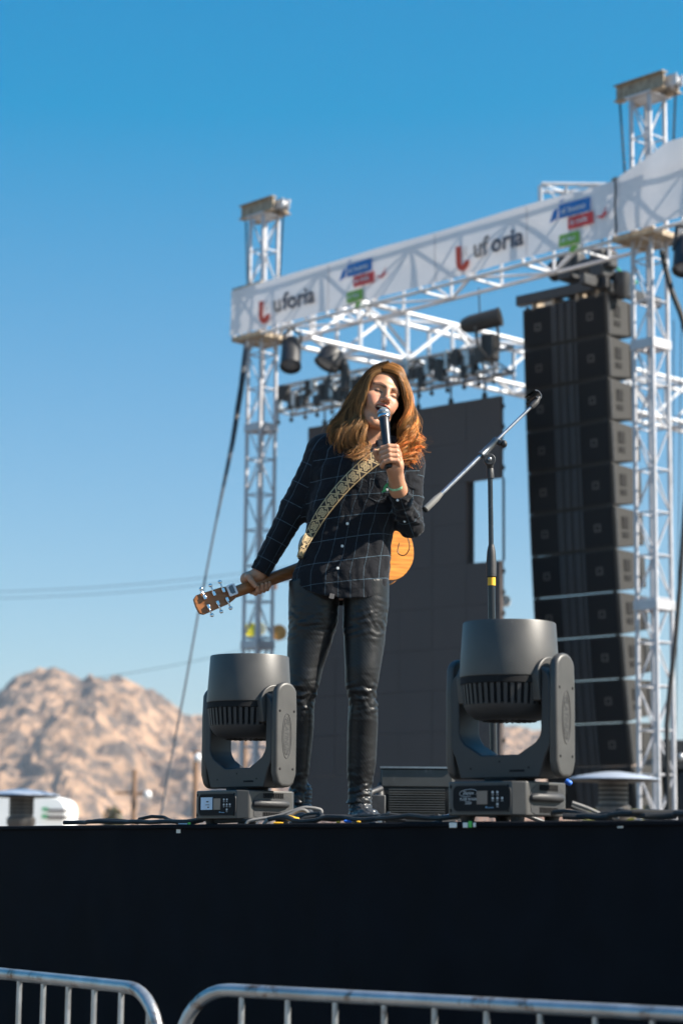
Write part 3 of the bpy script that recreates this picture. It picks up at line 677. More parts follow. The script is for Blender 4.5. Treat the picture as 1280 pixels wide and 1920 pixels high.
for i in range(1500):
    x = rnd.uniform(1092, 1215); q = W(x, 1600, 27); q.z = rnd.uniform(0, W(1150, 1516 + 12 * noise.noise((x * .06, 0, 0)), 27).z); q.y += rnd.uniform(-.15, .15)
    n_ = Vector((rnd.gauss(0, 1), rnd.gauss(0, 1), rnd.gauss(0, 1))).normalized(); e = n_.orthogonal().normalized() * .03; f2 = n_.cross(e)
    pl_.add([q - e - f2, q + e - f2, q + e + f2, q - e + f2], [(0, 1, 2, 3)])
tag(ob('low_hedge', pl_, mat('yellow_green_leaf', (.36, .38, .10), .7, 0, .5, 6), smooth=False), 'low yellow green hedge just above the stage edge at the right', 'hedge')

# ---------------------------------------------------------------- crowd barriers
def barrier(A, B, lab, first):
    A, B = Vector(A), Vector(B); D = (B - A); Ln = D.length; t = D / Ln
    b = thing('crowd_barrier', lab, 'barrier', (A + B) / 2 - UP * 1.10, 'steel crowd barriers in the foreground')
    rr = .15; pts = []
    g0 = A - UP * .92
    pts.append(A - UP * .95)
    for i in range(9):
        a = R(i * 11.25); pts.append(A + t * (rr - rr * math.cos(a)) + UP * (-rr + rr * math.sin(a)))
    for i in range(1, 12): pts.append(A + t * (rr + (Ln - 2 * rr) * i / 12))
    for i in range(9):
        a = R(90 - i * 11.25); pts.append(B - t * (rr - rr * math.cos(a)) + UP * (-rr + rr * math.sin(a)))
    pts.append(B - UP * .95)
    ob('frame_tube', MB().tube(pts, .0165, 14), M_ALU2, b)
    ob('bottom_rail', MB().bar(A - UP * .90, B - UP * .90, .0165, 12), M_ALU2, b)
    x = first
    while x < Ln - .03:
        dz = 0
        if x < rr: dz = rr - math.sqrt(max(0, rr * rr - (rr - x) ** 2))
        if x > Ln - rr: dz = rr - math.sqrt(max(0, rr * rr - (x - Ln + rr) ** 2))
        ob('upright', MB().bar(A + t * x - UP * (dz + .008), A + t * x - UP * .90, .0075, 8), M_ALU2, b)
        x += .137
    for s_ in (.3, Ln - .3):
        q = A + t * s_ - UP * 1.08; nrm = Vector((-t.y, t.x, 0)); ob('foot', MB().tube([q - nrm * .3, q - nrm * .25 + UP * .06, q + UP * .17, q + nrm * .25 + UP * .06, q + nrm * .3], .016, 8), M_ALU2, b)
def rail(px, py, D): return W(px, py, D)
A = W(440, 1856, 5.34); B = W(1280, 1904, 4.68); A.z = B.z = (A.z + B.z) / 2; tB = (B - A).normalized()
A2 = A - tB * .165
barrier(A2, A2 + tB * 2.05, 'nearer steel crowd barrier, the right one, rusty at its weld points', .165 + .022)
A = W(0, 1826, 6.14); B = W(230, 1849, 5.60); zz = (A.z + B.z) / 2; A.z = B.z = zz; tB = (B - A).normalized()
B2 = B + tB * .185
k0 = (B - A).length
barrier(B2 - tB * 2.05, B2, 'steel crowd barrier at the bottom left corner, its rounded end in view', 2.05 - .19 - .137 * 13)

# ---------------------------------------------------------------- moving head lights
def moving_light(c, rz, lab, variant, yoke_rz=0.0, s=1.0):
    r_ = thing('moving_head_light', lab, 'stage light', c, 'moving head lights on the stage edge', rz)
    K = dict(parent=r_, local=True)
    w2, d2, h0, h1 = .125, .118, .020, .112
    prof = [(-w2, -d2 + .006), (-w2 + .006, -d2), (w2 - .03, -d2), (w2, -d2 + .03), (w2, d2 - .03), (w2 - .03, d2), (-w2 + .03, d2), (-w2, d2 - .03)]
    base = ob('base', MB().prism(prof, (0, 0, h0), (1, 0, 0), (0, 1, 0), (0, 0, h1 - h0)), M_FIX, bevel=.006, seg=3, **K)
    for sx in (-1, 1):
        for sy in (-1, 1): ob('foot', MB().lathe([(0, 0), (.018, 0), (.022, h0), (0, h0)], (sx * (w2 - .04), sy * (d2 - .04), 0), 14), M_RUBB, **K)
    # display side, facing -y
    pan = ob('control_panel', MB().prism([(x + rr * math.cos(R(q)), z + rr * math.sin(R(q))) for (x, z, q0) in ((-.080, -.018, 180), (.080, -.018, 270), (.080, .018, 0), (-.080, .018, 90)) for q in range(q0, q0 + 91, 15) for rr in (.016,)],
        (-.005, -d2 - .0035, .066), (1, 0, 0), (0, 0, 1), (0, .004, 0)), M_HOLE, **K)
    ob('panel_frame', MB().prism([(x + .020 * math.cos(R(q)), z + .020 * math.sin(R(q))) for (x, z, q0) in ((-.080, -.018, 180), (.080, -.018, 270), (.080, .018, 0), (-.080, .018, 90)) for q in range(q0, q0 + 91, 15)],
        (-.005, -d2 - .0015, .066), (1, 0, 0), (0, 0, 1), (0, .002, 0)), M_BLKP, **K)
    ob('display', MB().box((.0, -d2 - .0045, .068), (.036, .002, .036)), mat('display_tan', (.20, .15, .125), .3), **K)
    bt = MB()
    for x, z in ((.036, .082), (.052, .082), (.036, .066), (.052, .066), (.068, .066), (.052, .050)):
        bt.lathe([(0, 0), (.0035, 0), (.0035, .0015), (0, .0015)], (x, -d2 - .0035, z), 8, Matrix.Rotation(R(90), 3, 'X')); bt.box((x, -d2 - .004, z - .007), (.007, .001, .0015))
    ob('button', bt, M_PRT, **K)
    if variant == 'logo':
        ob('lettering', text_mb('FUZE WASH', .0105, (-.048, -d2 - .0045, .0605), (1, 0, 0), (0, 0, 1), (0, 0, 0), align='CENTER'), M_PRT, smooth=False, **K)
        ob('lettering', text_mb('Z350', .0105, (-.048, -d2 - .0045, .0505), (1, 0, 0), (0, 0, 1), (0, 0, 0), align='CENTER'), M_PRT, smooth=False, **K)
        ob('lettering', text_mb('Elation', .0135, (-.048, -d2 - .0045, .0765), (1, 0, 0), (0, 0, 1), (0, 0, 0), shear=.3, align='CENTER'), M_PRT, smooth=False, **K)
        em = MB(); em.tube([(-.048 + .031 * math.cos(q), -d2 - .004, .081 + .0095 * math.sin(q) + .002 * math.cos(q)) for q in [k * math.pi / 12 for k in range(-2, 20)]], .0006, 4); ob('swoosh', em, M_PRT, **K)
    else:
        ob('paper_label', MB().box((-.055, -d2 - .0052, .070), (.062, .0015, .040)), mat('pale_blue_label', (.55, .66, .80), .5), **K)
        ob('lettering', MB().box((-.05, -d2 - .0062, .076), (.012, .0006, .004)).box((-.05, -d2 - .0062, .066), (.022, .0006, .002)).box((-.045, -d2 - .0062, .058), (.008, .0006, .004)), M_BLKP, **K)
    sc_ = MB()
    for x in (-.112, .085):
        for z in (.034, .098): sc_.box((x, -d2 - .0006, z), (.005, .002, .009))
    ob('screw', sc_, M_HOLE, **K)
    ob('status_light', MB().box((.015, -d2 - .0042, .042), (.006, .0015, .004)).box((.030, -d2 - .0042, .041), (.018, .0015, .002)), mat('status_blue', (.15, .3, .45), .4), **K)
    # handle side, facing +x
    ob('handle_recess', MB().prism([(y + .0, z) for y, z in ((-.070, .030), (-.052, .024), (.052, .024), (.075, .045), (.078, .088), (.05, .104), (-.045, .104), (-.072, .085))], (w2 + .0012, 0, 0), (0, 1, 0), (0, 0, 1), (-.003, 0, 0)), M_BLKP, **K)
    gv = MB()
    for i in range(12):
        gv.box((w2 + .0022, -.030 + i * .007, .096), (.003, .0035, .016)); gv.box((w2 + .0022, -.030 + i * .007, .036), (.003, .0035, .014))
    ob('vent', gv, M_HOLE, **K)
    ob('handle', MB().tube([(w2 - .012, -.066, .068), (w2 + .003, -.064, .069), (w2 + .010, -.052, .070), (w2 + .011, .045, .070), (w2 + .004, .060, .069), (w2 - .012, .063, .068)], [.010, .0115, .0115, .0115, .0115, .010], 14), M_BLKP, **K)
    ob('turntable', MB().lathe([(0, 0), (.07, 0), (.07, .012), (.055, .013), (0, .013)], (0, 0, h1 - .001), 32), M_HOLE, **K)
    # yoke
    zb = h1 + .010; ya = bpy.data.objects.new('yoke', None)
    hw, ti, th = .171, .029, .046
    arc = lambda cx, cz, rr, a0, a1, n_=6: [(cx + rr * math.cos(R(a0 + (a1 - a0) * i / n_)), cz + rr * math.sin(R(a0 + (a1 - a0) * i / n_))) for i in range(n_ + 1)]
    out = [(-hw + .035, zb)] + [(hw - .035, zb)] + arc(hw - .06, zb + .10, .06, -40, 0, 4) + [(hw, .385), (hw - .006, .402), (hw - .030, .424), (hw - .038, .424)]
    inn = [(hw - ti, .405), (hw - ti, .25), (hw - ti - .006, .235), (hw - ti - .02, .218), (.062, .186), (-.062, .186), (-hw + ti + .02, .218), (-hw + ti + .006, .235), (-hw + ti, .25), (-hw + ti, .405)]
    out2 = [(-hw + .038, .424), (-hw + .030, .424), (-hw + .006, .402), (-hw, .385)] + arc(-hw + .06, zb + .10, .06, 180, 220, 4)
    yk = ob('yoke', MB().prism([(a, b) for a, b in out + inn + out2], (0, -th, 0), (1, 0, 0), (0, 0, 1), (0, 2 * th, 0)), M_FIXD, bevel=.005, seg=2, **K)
    yk.rotation_euler.z = yoke_rz
    for sx in (-1, 1):
        # rounded arm cover
        prof = [(-th * .98, zb + .045), (-th * .75, zb + .012), (-th * .4, zb), (th * .4, zb), (th * .75, zb + .012), (th * .98, zb + .045), (th * 1.0, .36)] + arc(0, .385, th * .98, 0, 180, 10)[1:-1] + [(-th * 1.0, .36)]
        prof = [(a, b + (.030 if b > .36 else 0)) for a, b in prof]
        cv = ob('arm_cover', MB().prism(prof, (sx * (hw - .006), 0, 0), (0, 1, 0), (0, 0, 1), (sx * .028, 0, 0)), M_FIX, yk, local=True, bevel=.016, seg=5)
        hl = MB()
        for y in (-.030, .030):
            for z in (.180, .365): hl.lathe([(0, 0), (.0045, 0), (0, .002)], (sx * (hw + .0222), y * (.9 if z < .3 else 1), z), 12, Matrix.Rotation(R(90 * sx), 3, 'Y'))
        ob('screw_hole', hl, M_HOLE, cv, local=True)
        ov = MB(); ov.tube([(sx * (hw + .0222), .019 * math.cos(q), .285 + .072 * math.sin(q)) for q in [k * math.pi / 16 for k in range(33)]], .0011, 4)
        ov.tube([(sx * (hw + .0222), .014 * math.cos(q), .285 + .060 * math.sin(q)) for q in [k * math.pi / 16 for k in range(33)]], .0007, 4)
        ob('emblem', ov, M_BLKP, cv, local=True)
        ob('lettering', text_mb('PLATINUM', .024, (sx * (hw + .0228), -.008 * sx, .342), (0, 0, -1), (0, sx, 0), (0, 0, 0), shear=.25), M_FIXD, cv, local=True, smooth=False)
    sc2 = MB()
    for x, z in ((-.10, .150), (.0, .168), (.10, .150)): sc2.lathe([(0, 0), (.003, 0), (0, .001)], (x, -th - .0006, z), 8, Matrix.Rotation(R(90), 3, 'X'))
    sc2.box((.06, -th - .0004, .142), (.05, .001, .006))
    ob('screw_hole', sc2, M_HOLE, yk, local=True)
    # head
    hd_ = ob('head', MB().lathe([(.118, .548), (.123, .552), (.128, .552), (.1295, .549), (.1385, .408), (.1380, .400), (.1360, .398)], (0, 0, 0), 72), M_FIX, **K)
    ob('lens', MB().lathe([(0, .540), (.06, .539), (.118, .536), (.120, .548)], (0, 0, 0), 48), M_LENSD, hd_, local=True)
    ob('vent_ring', MB().lathe([(.136, .3985), (.1365, .380), (.1345, .378), (.128, .378), (.120, .330), (.127, .326), (.1265, .322)], (0, 0, 0), 72), M_HOLE, hd_, local=True)
    fn_ = MB()
    for i in range(44):
        a = 2 * math.pi * i / 44; Mz = Matrix.Rotation(a, 3, 'Z')
        t_ = MB().add([Mz @ Vector(p) for p in ((.118, -.0048, .324), (.1275, -.0048, .322), (.136, -.0052, .394), (.118, -.0052, .396), (.118, .0048, .324), (.1275, .0048, .322), (.136, .0052, .394), (.118, .0052, .396))], [(0, 1, 2, 3), (7, 6, 5, 4), (0, 4, 5, 1), (1, 5, 6, 2), (2, 6, 7, 3), (3, 7, 4, 0)])
        fn_.add(t_.v, t_.f)
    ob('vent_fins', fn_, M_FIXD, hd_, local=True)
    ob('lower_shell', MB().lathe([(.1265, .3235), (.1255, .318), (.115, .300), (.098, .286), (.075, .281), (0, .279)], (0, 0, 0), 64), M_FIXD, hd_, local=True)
    gr_ = MB()
    for i in range(24):
        a = 2 * math.pi * i / 24; gr_.box((.05 * math.cos(a), .05 * math.sin(a), .2795), (.05, .003, .002), Matrix.Rotation(a, 3, 'Z'))
    ob('fan_grille', gr_, M_HOLE, hd_, local=True)
    for sx in (-1, 1):
        lug = [( .060 * math.cos(R(q)), .395 + .058 * math.sin(R(q))) for q in range(0, 181, 10)] + [(-.05, .33), (.05, .33)]
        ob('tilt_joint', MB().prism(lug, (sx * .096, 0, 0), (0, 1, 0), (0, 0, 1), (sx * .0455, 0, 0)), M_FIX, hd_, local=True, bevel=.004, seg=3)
    return r_
def on_stage(px, D):
    q = W(px, 1540, D); q.z = ZS; return q
c1 = on_stage(463, 7.02); moving_light(c1, R(-50), 'left moving head light with a pale paper label on its panel', 'label', R(2))
c2 = on_stage(955, 5.92); moving_light(c2, R(-42), 'right moving head light, nearest and largest, white lettering on its panel', 'logo', 0)

# ---------------------------------------------------------------- floor monitors behind the singer
def wedge(px0, px1, y0, D, ang, lab):
    a = W(px0, y0, D); U_ = Vector((math.cos(ang), math.sin(ang), 0)); B_ = Vector((-U_.y, U_.x, 0)); wd = (W(px1, y0, D) - a).length / math.cos(ang)
    o = Vector((a.x, a.y, ZS)); Ht = a.z - ZS
    t = thing('floor_monitor', lab, 'floor monitor', o + U_ * wd / 2, None)
    ob('cabinet', MB().prism([(.06, 0), (.45, 0), (.50, .12), (.20, Ht), (.0, Ht), (-.02, Ht * .55), (.02, .06)], o, B_, UP, U_ * wd), M_CAB, t, bevel=.01)
    Mr = Matrix.Rotation(ang, 3, 'Z')
    ob('top_panel', MB().box(o + U_ * wd / 2 + UP * (Ht * .83) - B_ * .010, (wd - .01, .02, Ht * .26), Mr), mat('dull_grey_panel', (.065, .065, .062), .45, 0, .2, 10, dirt=((.2, .19, .18), 20, .62)), t, bevel=.004)
    g_ = MB()
    for i in range(11): g_.box(o + U_ * wd / 2 + UP * (Ht * (.30 + .036 * i)) - B_ * .028, (wd - .08, .012, Ht * .016), Mr)
    ob('louvre_grille', g_, mat('louvre_grey', (.07, .07, .066), .5), t)
    ob('lower_lip', MB().box(o + U_ * wd / 2 + UP * (Ht * .22) - B_ * .030, (wd - .06, .05, Ht * .09), Mr), M_FIX, t, bevel=.006)
    ob('side_cheek', MB().tube([o + UP * .0 + U_ * (-.02) - B_ * .02, o + UP * Ht * .3 + U_ * (-.01) - B_ * .05, o + UP * Ht * .55 - B_ * .03, o + UP * Ht * .75], [.02, .028, .022, .01], 10), M_BLKP, t)
    ob('top_edge', MB().box(o + U_ * wd / 2 + UP * (Ht * .985) - B_ * .012, (wd, .03, .008), Mr), M_STEEL, t)
wedge(713, 850, 1437, 9.6, R(-4), 'black floor monitor with fine louvred grille behind the singer right of his boots')
q = on_stage(702, 9.1)
tag(ob('cable_case', MB().box(q + Vector((0, .1, .08)), (.09, .3, .16)).tube([q + Vector((-.03, -.05, 0)), q + Vector((-.035, -.05, .10)), q + Vector((-.02, 0, .17)), q + Vector((.03, .05, .19))], .014, 8), M_BLKP, bevel=.01), 'small black case with curved handle between the boot and the floor monitor', 'case')
pts = [W(786 + i * 8, 1536 - (i % 2) * 12, 7.6) for i in range(3)]
q = on_stage(850, 7.6)
tag(ob('steel_tube', MB().bar(W(828, 1537, 7.3), W(868, 1527, 7.3), .014, 12).bar(W(856, 1530, 7.3), W(862, 1529, 7.3), .018, 12), M_CHR), 'short chrome tube lying on the stage behind the right moving light', 'tube')

# ---------------------------------------------------------------- microphone stand
SD = 7.95
sb = W(926, 1540, SD); sb.z = ZS
ms = thing('microphone_stand', 'tall black boom microphone stand with empty clip right of the singer', 'microphone stand', sb)
pt = W(918, 877, SD)
p1 = W(920.5, 1080, SD); p2 = W(920.5, 1046, SD)
ob('upper_tube', MB().bar(p2, pt, .0095, 14), mat('satin_black_tube', (.05, .055, .06), .25, .6), ms)
ob('lower_tube', MB().bar(sb + UP * .06, p1, .0135, 14), mat('gloss_black_tube', (.03, .03, .033), .22, .4), ms)
ob('height_clutch', MB().lathe([(.013, 0), (.0185, .004), (.0195, .05), (.016, .10), (.0105, .125)], W(920.5, 1083, SD), 18), M_BLKP, ms)
ob('yellow_band', MB().lathe([(.0138, 0), (.0148, 0), (.0148, .030), (.0138, .030)], W(921, 1098, SD), 18), M_YEL, ms)
ob('top_sleeve', MB().lathe([(.0, 0), (.0135, 0), (.0145, .01), (.0135, .035), (.008, .045), (0, .045)], W(918.5, 897, SD), 18), M_BLKP, ms)
lg = MB()
for k in range(3):
    a = R(30 + 120 * k); e = Vector((math.cos(a), math.sin(a), 0)); lg = MB().tube([sb + UP * .12, sb + e * .12 + UP * .07, sb + e * .30 + UP * .012], .009, 8); ob('leg', lg, M_BLK, ms)
ob('leg_hub', MB().lathe([(0, .05), (.02, .05), (.024, .08), (.02, .14), (0, .14)], sb, 16), M_BLKP, ms)
bA = W(800, 952, SD - .12); bB = W(998, 760, SD + .10); bd = (bB - bA).normalized()
piv = bA + (bB - bA) * .60
ob('boom_lower', MB().bar(bA, bA + (bB - bA) * .66, .0085, 14), M_STEEL, ms)
ob('boom_upper', MB().bar(bA + (bB - bA) * .55, bB, .0062, 14), M_STEEL, ms)
ob('counterweight', MB().tube([bA - bd * .01, bA, bA + bd * .055, bA + bd * .085], [.0125, .0130, .0125, .0085], 16), mat('grey_rubber_grip', (.17, .165, .155), .6), ms)
ob('weight_cap', MB().tube([bA - bd * .0145, bA - bd * .009], [.0118, .0128], 16), M_HOLE, ms)
ob('boom_clutch', MB().tube([bA + (bB - bA) * .50, bA + (bB - bA) * .515, bA + (bB - bA) * .52, bA + (bB - bA) * .63, bA + (bB - bA) * .635, bA + (bB - bA) * .655], [.015, .0155, .0135, .0135, .0155, .015], 16), mat('clutch_metal', (.16, .17, .18), .28, .8), ms)
kn = bA + (bB - bA) * .645
ob('knob', MB().tube([kn, kn + Vector((.022, -.01, -.012))], [.010, .014], 12).ell(kn + Vector((.03, -.012, -.014)), (.012, .016, .015), 12), M_BLKP, ms)
kp = W(917, 862, SD - .02)
ob('pivot_joint', MB().lathe([(0, -.014), (.021, -.014), (.023, -.008), (.023, .008), (.021, .014), (0, .014)], kp, 20, Matrix.Rotation(R(90), 3, 'X')).bar(kp, pt, .013, 12), M_BLKP, ms, bevel=.001)
ob('pivot_bolt', MB().ell(kp + Vector((0, -.016, 0)), (.008, .005, .008), 12), M_STEEL, ms)
ce = bB + bd * .005
ob('clip_mount', MB().tube([ce - bd * .018, ce, ce + bd * .018, ce + bd * .035 + UP * .01], [.010, .013, .012, .008], 12), M_BLKP, ms)
cc = W(998, 746, SD + .13)
ax = Vector((.55, -.65, .30)).normalized()
cg = MB(); Q = ax.to_track_quat('Z', 'Y').to_matrix()
cg.lathe([(.0205, -.03), (.0205, .03), (.0160, .03), (.0160, -.03), (.0205, -.03)], cc, 22, Q, R(-140), R(120))
ob('mic_clip', cg, mat('glossy_dark_clip', (.03, .032, .035), .15, 0, .2, coat=.6), ms)
ob('clip_neck', MB().bar(ce + bd * .02, cc - UP * .012, .007, 10), M_STEEL, ms)

# ---------------------------------------------------------------- cables, tape and bits along the stage edge
def edge_pt(px, back=0.0, h=0.0):
    D = edgeD(px); q = Vector(((px - 640) / FPX * D, D, ZS)); return q + EN * back + UP * h
def edge_cable(px0, px1, back, h, r, m, lab, seed, amp=.03, hv=.008, cat='cable'):
    n_ = max(8, int(abs(px1 - px0) / 14)); pts = []
    for i in range(n_ + 1):
        px = px0 + (px1 - px0) * i / n_
        pts.append(edge_pt(px, back + amp * noise.noise((i * .35, seed, 0)) * 2, r + h + hv * (1 + noise.noise((i * .3, seed, 5)) * 1.6)))
    return tag(ob('stage_cable', MB().tube(pts, r, 8), m), lab, cat, 'cables lying along the stage edge')
edge_cable(118, 470, .03, .0, .0075, M_RUBB, 'black cable running along the stage edge left of the left moving light', 1)
edge_cable(150, 420, .08, .004, .006, M_RUBB, 'second thinner black cable at the left part of the stage edge', 2, .04, .012)
edge_cable(500, 860, .02, .002, .0075, M_RUBB, 'black cable on the stage edge in front of the singer boots', 3)
edge_cable(540, 800, .06, .006, .0065, M_RUBB, 'black cable just behind the edge between the two moving lights', 4, .05, .012)
edge_cable(1040, 1330, .03, .0, .0085, M_RUBB, 'black cable running along the right part of the stage edge', 5)
edge_cable(1000, 1300, .07, .006, .007, M_RUBB, 'second black cable behind the first at the right part of the edge', 6, .05, .012)
def free_cable(pix, D, r, m, lab, name='stage_cable'):
    pts = [W(x, y, D + (p[2] if len(p) > 2 else 0)) for p in pix for x, y in [(p[0], p[1])]]
    P2 = []
    for i in range(len(pts) - 1):     # catmull rom
        p0 = pts[max(i - 1, 0)]; p1 = pts[i]; p2 = pts[i + 1]; p3 = pts[min(i + 2, len(pts) - 1)]
        for j in range(6):
            t = j / 6; P2.append(.5 * ((2 * p1) + (p2 - p0) * t + (2 * p0 - 5 * p1 + 4 * p2 - p3) * t * t + (3 * p1 - p0 - 3 * p2 + p3) * t ** 3))
    P2.append(pts[-1])
    return tag(ob(name, MB().tube(P2, r, 8), m), lab, 'cable')
free_cable([(460, 1550), (466, 1540), (490, 1535), (520, 1530), (556, 1518), (575, 1514), (600, 1518), (602, 1526), (598, 1530)], 6.78, .0052, M_GREYC, 'grey cable looping up beside the boot by the left moving light')
free_cable([(492, 1549), (505, 1536), (535, 1531), (560, 1520), (572, 1520), (582, 1530)], 6.74, .0058, M_GREYC, 'thicker grey cable arching over the stage edge by the left moving light')
free_cable([(555, 1546), (570, 1535), (600, 1531), (640, 1531), (700, 1534), (760, 1538)], 6.60, .0062, M_RUBB, 'black cable lifted in a low arch in front of the singer boot')
free_cable([(1072, 1505), (1100, 1515), (1130, 1528), (1160, 1534)], 5.85, .005, M_GREYC, 'pale grey cable slanting down from the right moving light base')
free_cable([(1070, 1512), (1090, 1520), (1120, 1530), (1150, 1536)], 5.75, .005, M_RUBB, 'black cable slanting down from the right moving light base')
def plug(px, py, D, ln, ang, m, lab, r=.009):
    c = W(px, py, D); e = Vector((math.cos(ang), .0, -math.sin(ang)))
    return tag(ob('cable_plug', MB().tube([c - e * ln / 2, c - e * ln * .35, c + e * ln * .3, c + e * ln / 2], [r * .7, r, r, r * .6], 12), m), lab, 'plug')
plug(552, 1536.5, 6.72, .052, R(14), M_YEL, 'yellow cable plug on the grey cables by the left moving light')
plug(1080, 1524, 5.8, .036, R(-14), M_YEL, 'yellow cable plug behind the base of the right moving light', .007)
plug(1065, 1467, 6.1, .020, R(30), M_BLU, 'small blue plug peeking over the base of the right moving light', .008)
plug(652, 1540, 6.4, .024, R(2), M_BLU, 'small blue connector on the stage edge between the moving lights', .004)
plug(634, 1541.5, 6.44, .012, R(2), M_YEL, 'tiny orange cable tag on the stage edge left of the blue connector', .003)
plug(672, 1541, 6.34, .012, R(2), M_YEL, 'tiny orange cable tag on the stage edge right of the blue connector', .003)
plug(522, 1543, 6.62, .03, R(0), M_YEL, 'flat orange cable tag under the grey cables', .003)
tapeU = ED
def tape(px, py, wd, ht, m, lab):
    D = edgeD(px) - .055; c = W(px, py, D); return tag(ob('tape_strip', MB().box(c, (wd, .003, ht), Matrix.Rotation(math.atan2(ED.y, ED.x), 3, 'Z')), m, bevel=.0008), lab, 'tape')
tape(849, 1547, .032, .014, M_WHT, 'white tape strip on the stage edge, left piece under the right moving light')
tape(872, 1547, .020, .0135, M_WHT, 'white tape strip on the stage edge left of the green piece')
tape(881, 1545.5, .014, .017, M_GRN, 'bright green tape piece on the stage edge')
tape(889, 1546.5, .010, .012, M_WHT, 'small white tape strip on the stage edge right of the green piece')
tape(343, 1549, .055, .020, mat('blue_grey_tape', (.30, .42, .50), .6), 'blue grey tape roll end on the stage edge left of the left moving light')
tape(355, 1547, .014, .018, M_GRN, 'small green tape end beside the blue grey tape')
tape(335, 1557, .025, .018, M_WHT, 'torn white tape flap hanging off the stage edge at the left')
tape(1162, 1551, .018, .003, M_WHT, 'short white scrap of tape on the skirt at the right')
tape(572, 1549, .010, .002, M_WHT, 'tiny white scrap on the skirt under the singer')
# ---------------------------------------------------------------- modelling with distance fields
def rc(P, a, b, ra, rb):
    a = np.array(a, 'f'); b = np.array(b, 'f'); d = b - a; L2 = float((d * d).sum()) or 1e-9
    px, py, pz = P[0] - a[0], P[1] - a[1], P[2] - a[2]
    t = np.clip((px * d[0] + py * d[1] + pz * d[2]) / L2, 0, 1)
    return np.sqrt((px - t * d[0]) ** 2 + (py - t * d[1]) ** 2 + (pz - t * d[2]) ** 2) - (ra + (rb - ra) * t), t
def el(P, c, r):
    x, y, z = (P[0] - c[0]) / r[0], (P[1] - c[1]) / r[1], (P[2] - c[2]) / r[2]
    q = np.sqrt(x * x + y * y + z * z); return (q - 1) * min(r) * (.6 + .4 * np.clip(q, 0, 1))
def smin(a, b, k):
    h = np.clip(.5 + .5 * (b - a) / k, 0, 1); return b * (1 - h) + a * h - k * h * (1 - h)
def smax(a, b, k): return -smin(-a, -b, k)
def surf(fn, lo, hi, h):
    """surface of a distance field as vertices and quads"""
    ax = [np.arange(lo[i], hi[i] + h, h, dtype='f') for i in range(3)]
    P = (ax[0][:, None, None], ax[1][None, :, None], ax[2][None, None, :])
    V = np.broadcast_to(fn(P), (len(ax[0]), len(ax[1]), len(ax[2]))).astype('f')
    V = np.where(V == 0, 1e-6, V)
    S = V < 0; nx, ny, nz = V.shape
    acc = np.zeros((nx - 1, ny - 1, nz - 1, 3), 'f'); cnt = np.zeros((nx - 1, ny - 1, nz - 1), 'f')
    off = [(0, 0), (0, 1), (1, 0), (1, 1)]
    for d in range(3):
        o = [k for k in range(3) if k != d]
        sl0 = [slice(None)] * 3; sl1 = [slice(None)] * 3; sl0[d] = slice(0, -1); sl1[d] = slice(1, None)
        v0, v1 = V[tuple(sl0)], V[tuple(sl1)]; cr = (v0 < 0) != (v1 < 0)
        t = np.where(cr, v0 / np.where(cr, v0 - v1, 1), 0)
        for a, b in off:
            s2 = [slice(None)] * 3; s2[o[0]] = slice(a, a + V.shape[o[0]] - 1); s2[o[1]] = slice(b, b + V.shape[o[1]] - 1)
            c_ = cr[tuple(s2)]; tt = t[tuple(s2)]
            cnt += c_; acc[..., d] += c_ * tt; acc[..., o[0]] += c_ * a; acc[..., o[1]] += c_ * b
    m = cnt > 0; idx = -np.ones(m.shape, 'i8'); idx[m] = np.arange(m.sum())
    I = np.argwhere(m); vs = (I + acc[m] / cnt[m][:, None]) * h + np.array([ax[0][0], ax[1][0], ax[2][0]])
    fs = []
    for d in range(3):
        o = [(d + 1) % 3, (d + 2) % 3]
        sl0 = [slice(None)] * 3; sl1 = [slice(None)] * 3; sl0[d] = slice(0, -1); sl1[d] = slice(1, None)
        cr = S[tuple(sl0)] != S[tuple(sl1)]; E = np.argwhere(cr)
        E = E[(E[:, o[0]] > 0) & (E[:, o[1]] > 0) & (E[:, o[0]] < V.shape[o[0]] - 1) & (E[:, o[1]] < V.shape[o[1]] - 1)]
        ins = S[E[:, 0], E[:, 1], E[:, 2]]
        q = []
        for a, b in ((1, 1), (0, 1), (0, 0), (1, 0)):
            e = E.copy(); e[:, o[0]] -= a; e[:, o[1]] -= b; q.append(idx[e[:, 0], e[:, 1], e[:, 2]])
        Q = np.stack(q, 1); Q[~ins] = Q[~ins][:, ::-1]; fs.append(Q)
    return vs, np.concatenate(fs)
def np_mesh(name, vs, fs, attrs=None):
    me = bpy.data.meshes.new(name); me.from_pydata(vs.tolist(), [], fs.tolist()); me.update()
    for k, a in (attrs or {}).items():
        if a.shape[1] == 4:
            at = me.color_attributes.new(k, 'FLOAT_COLOR', 'POINT'); at.data.foreach_set('color', a.astype('f').ravel())
        else:
            at = me.attributes.new(k, 'FLOAT_VECTOR', 'POINT'); at.data.foreach_set('vector', a.astype('f').ravel())
    return me
_rg = np.random.RandomState(4)
def wav(P, sc, k=5, seed=0, st=(1, 1, 1)):
    """smooth cloth-like waves: a few sine sheets in drifting directions"""
    r = np.random.RandomState(seed); o = 0
    for i in range(k):
        d = r.normal(size=3) * np.array(st); d /= np.linalg.norm(d) + 1e-9; d *= np.array(st) ** .5; f = sc * (1 + i * .45); ph = r.rand() * 6.28
        d2 = r.normal(size=3); d2 /= np.linalg.norm(d2)
        o = o + np.sin((P[0] * d[0] + P[1] * d[1] + P[2] * d[2]) * f + ph + 1.3 * np.sin((P[0] * d2[0] + P[1] * d2[1] + P[2] * d2[2]) * f * .5 + ph * 2)) / (1 + i * .55)
    return o / k
def ridge_(x): return 1 - 2 * np.abs(x)

Y0 = 8.30
person = thing('person', 'long haired person in dark checked shirt and black trousers singing into a microphone', 'person', W(632, 1540, Y0).xy.to_3d() + UP * ZS)

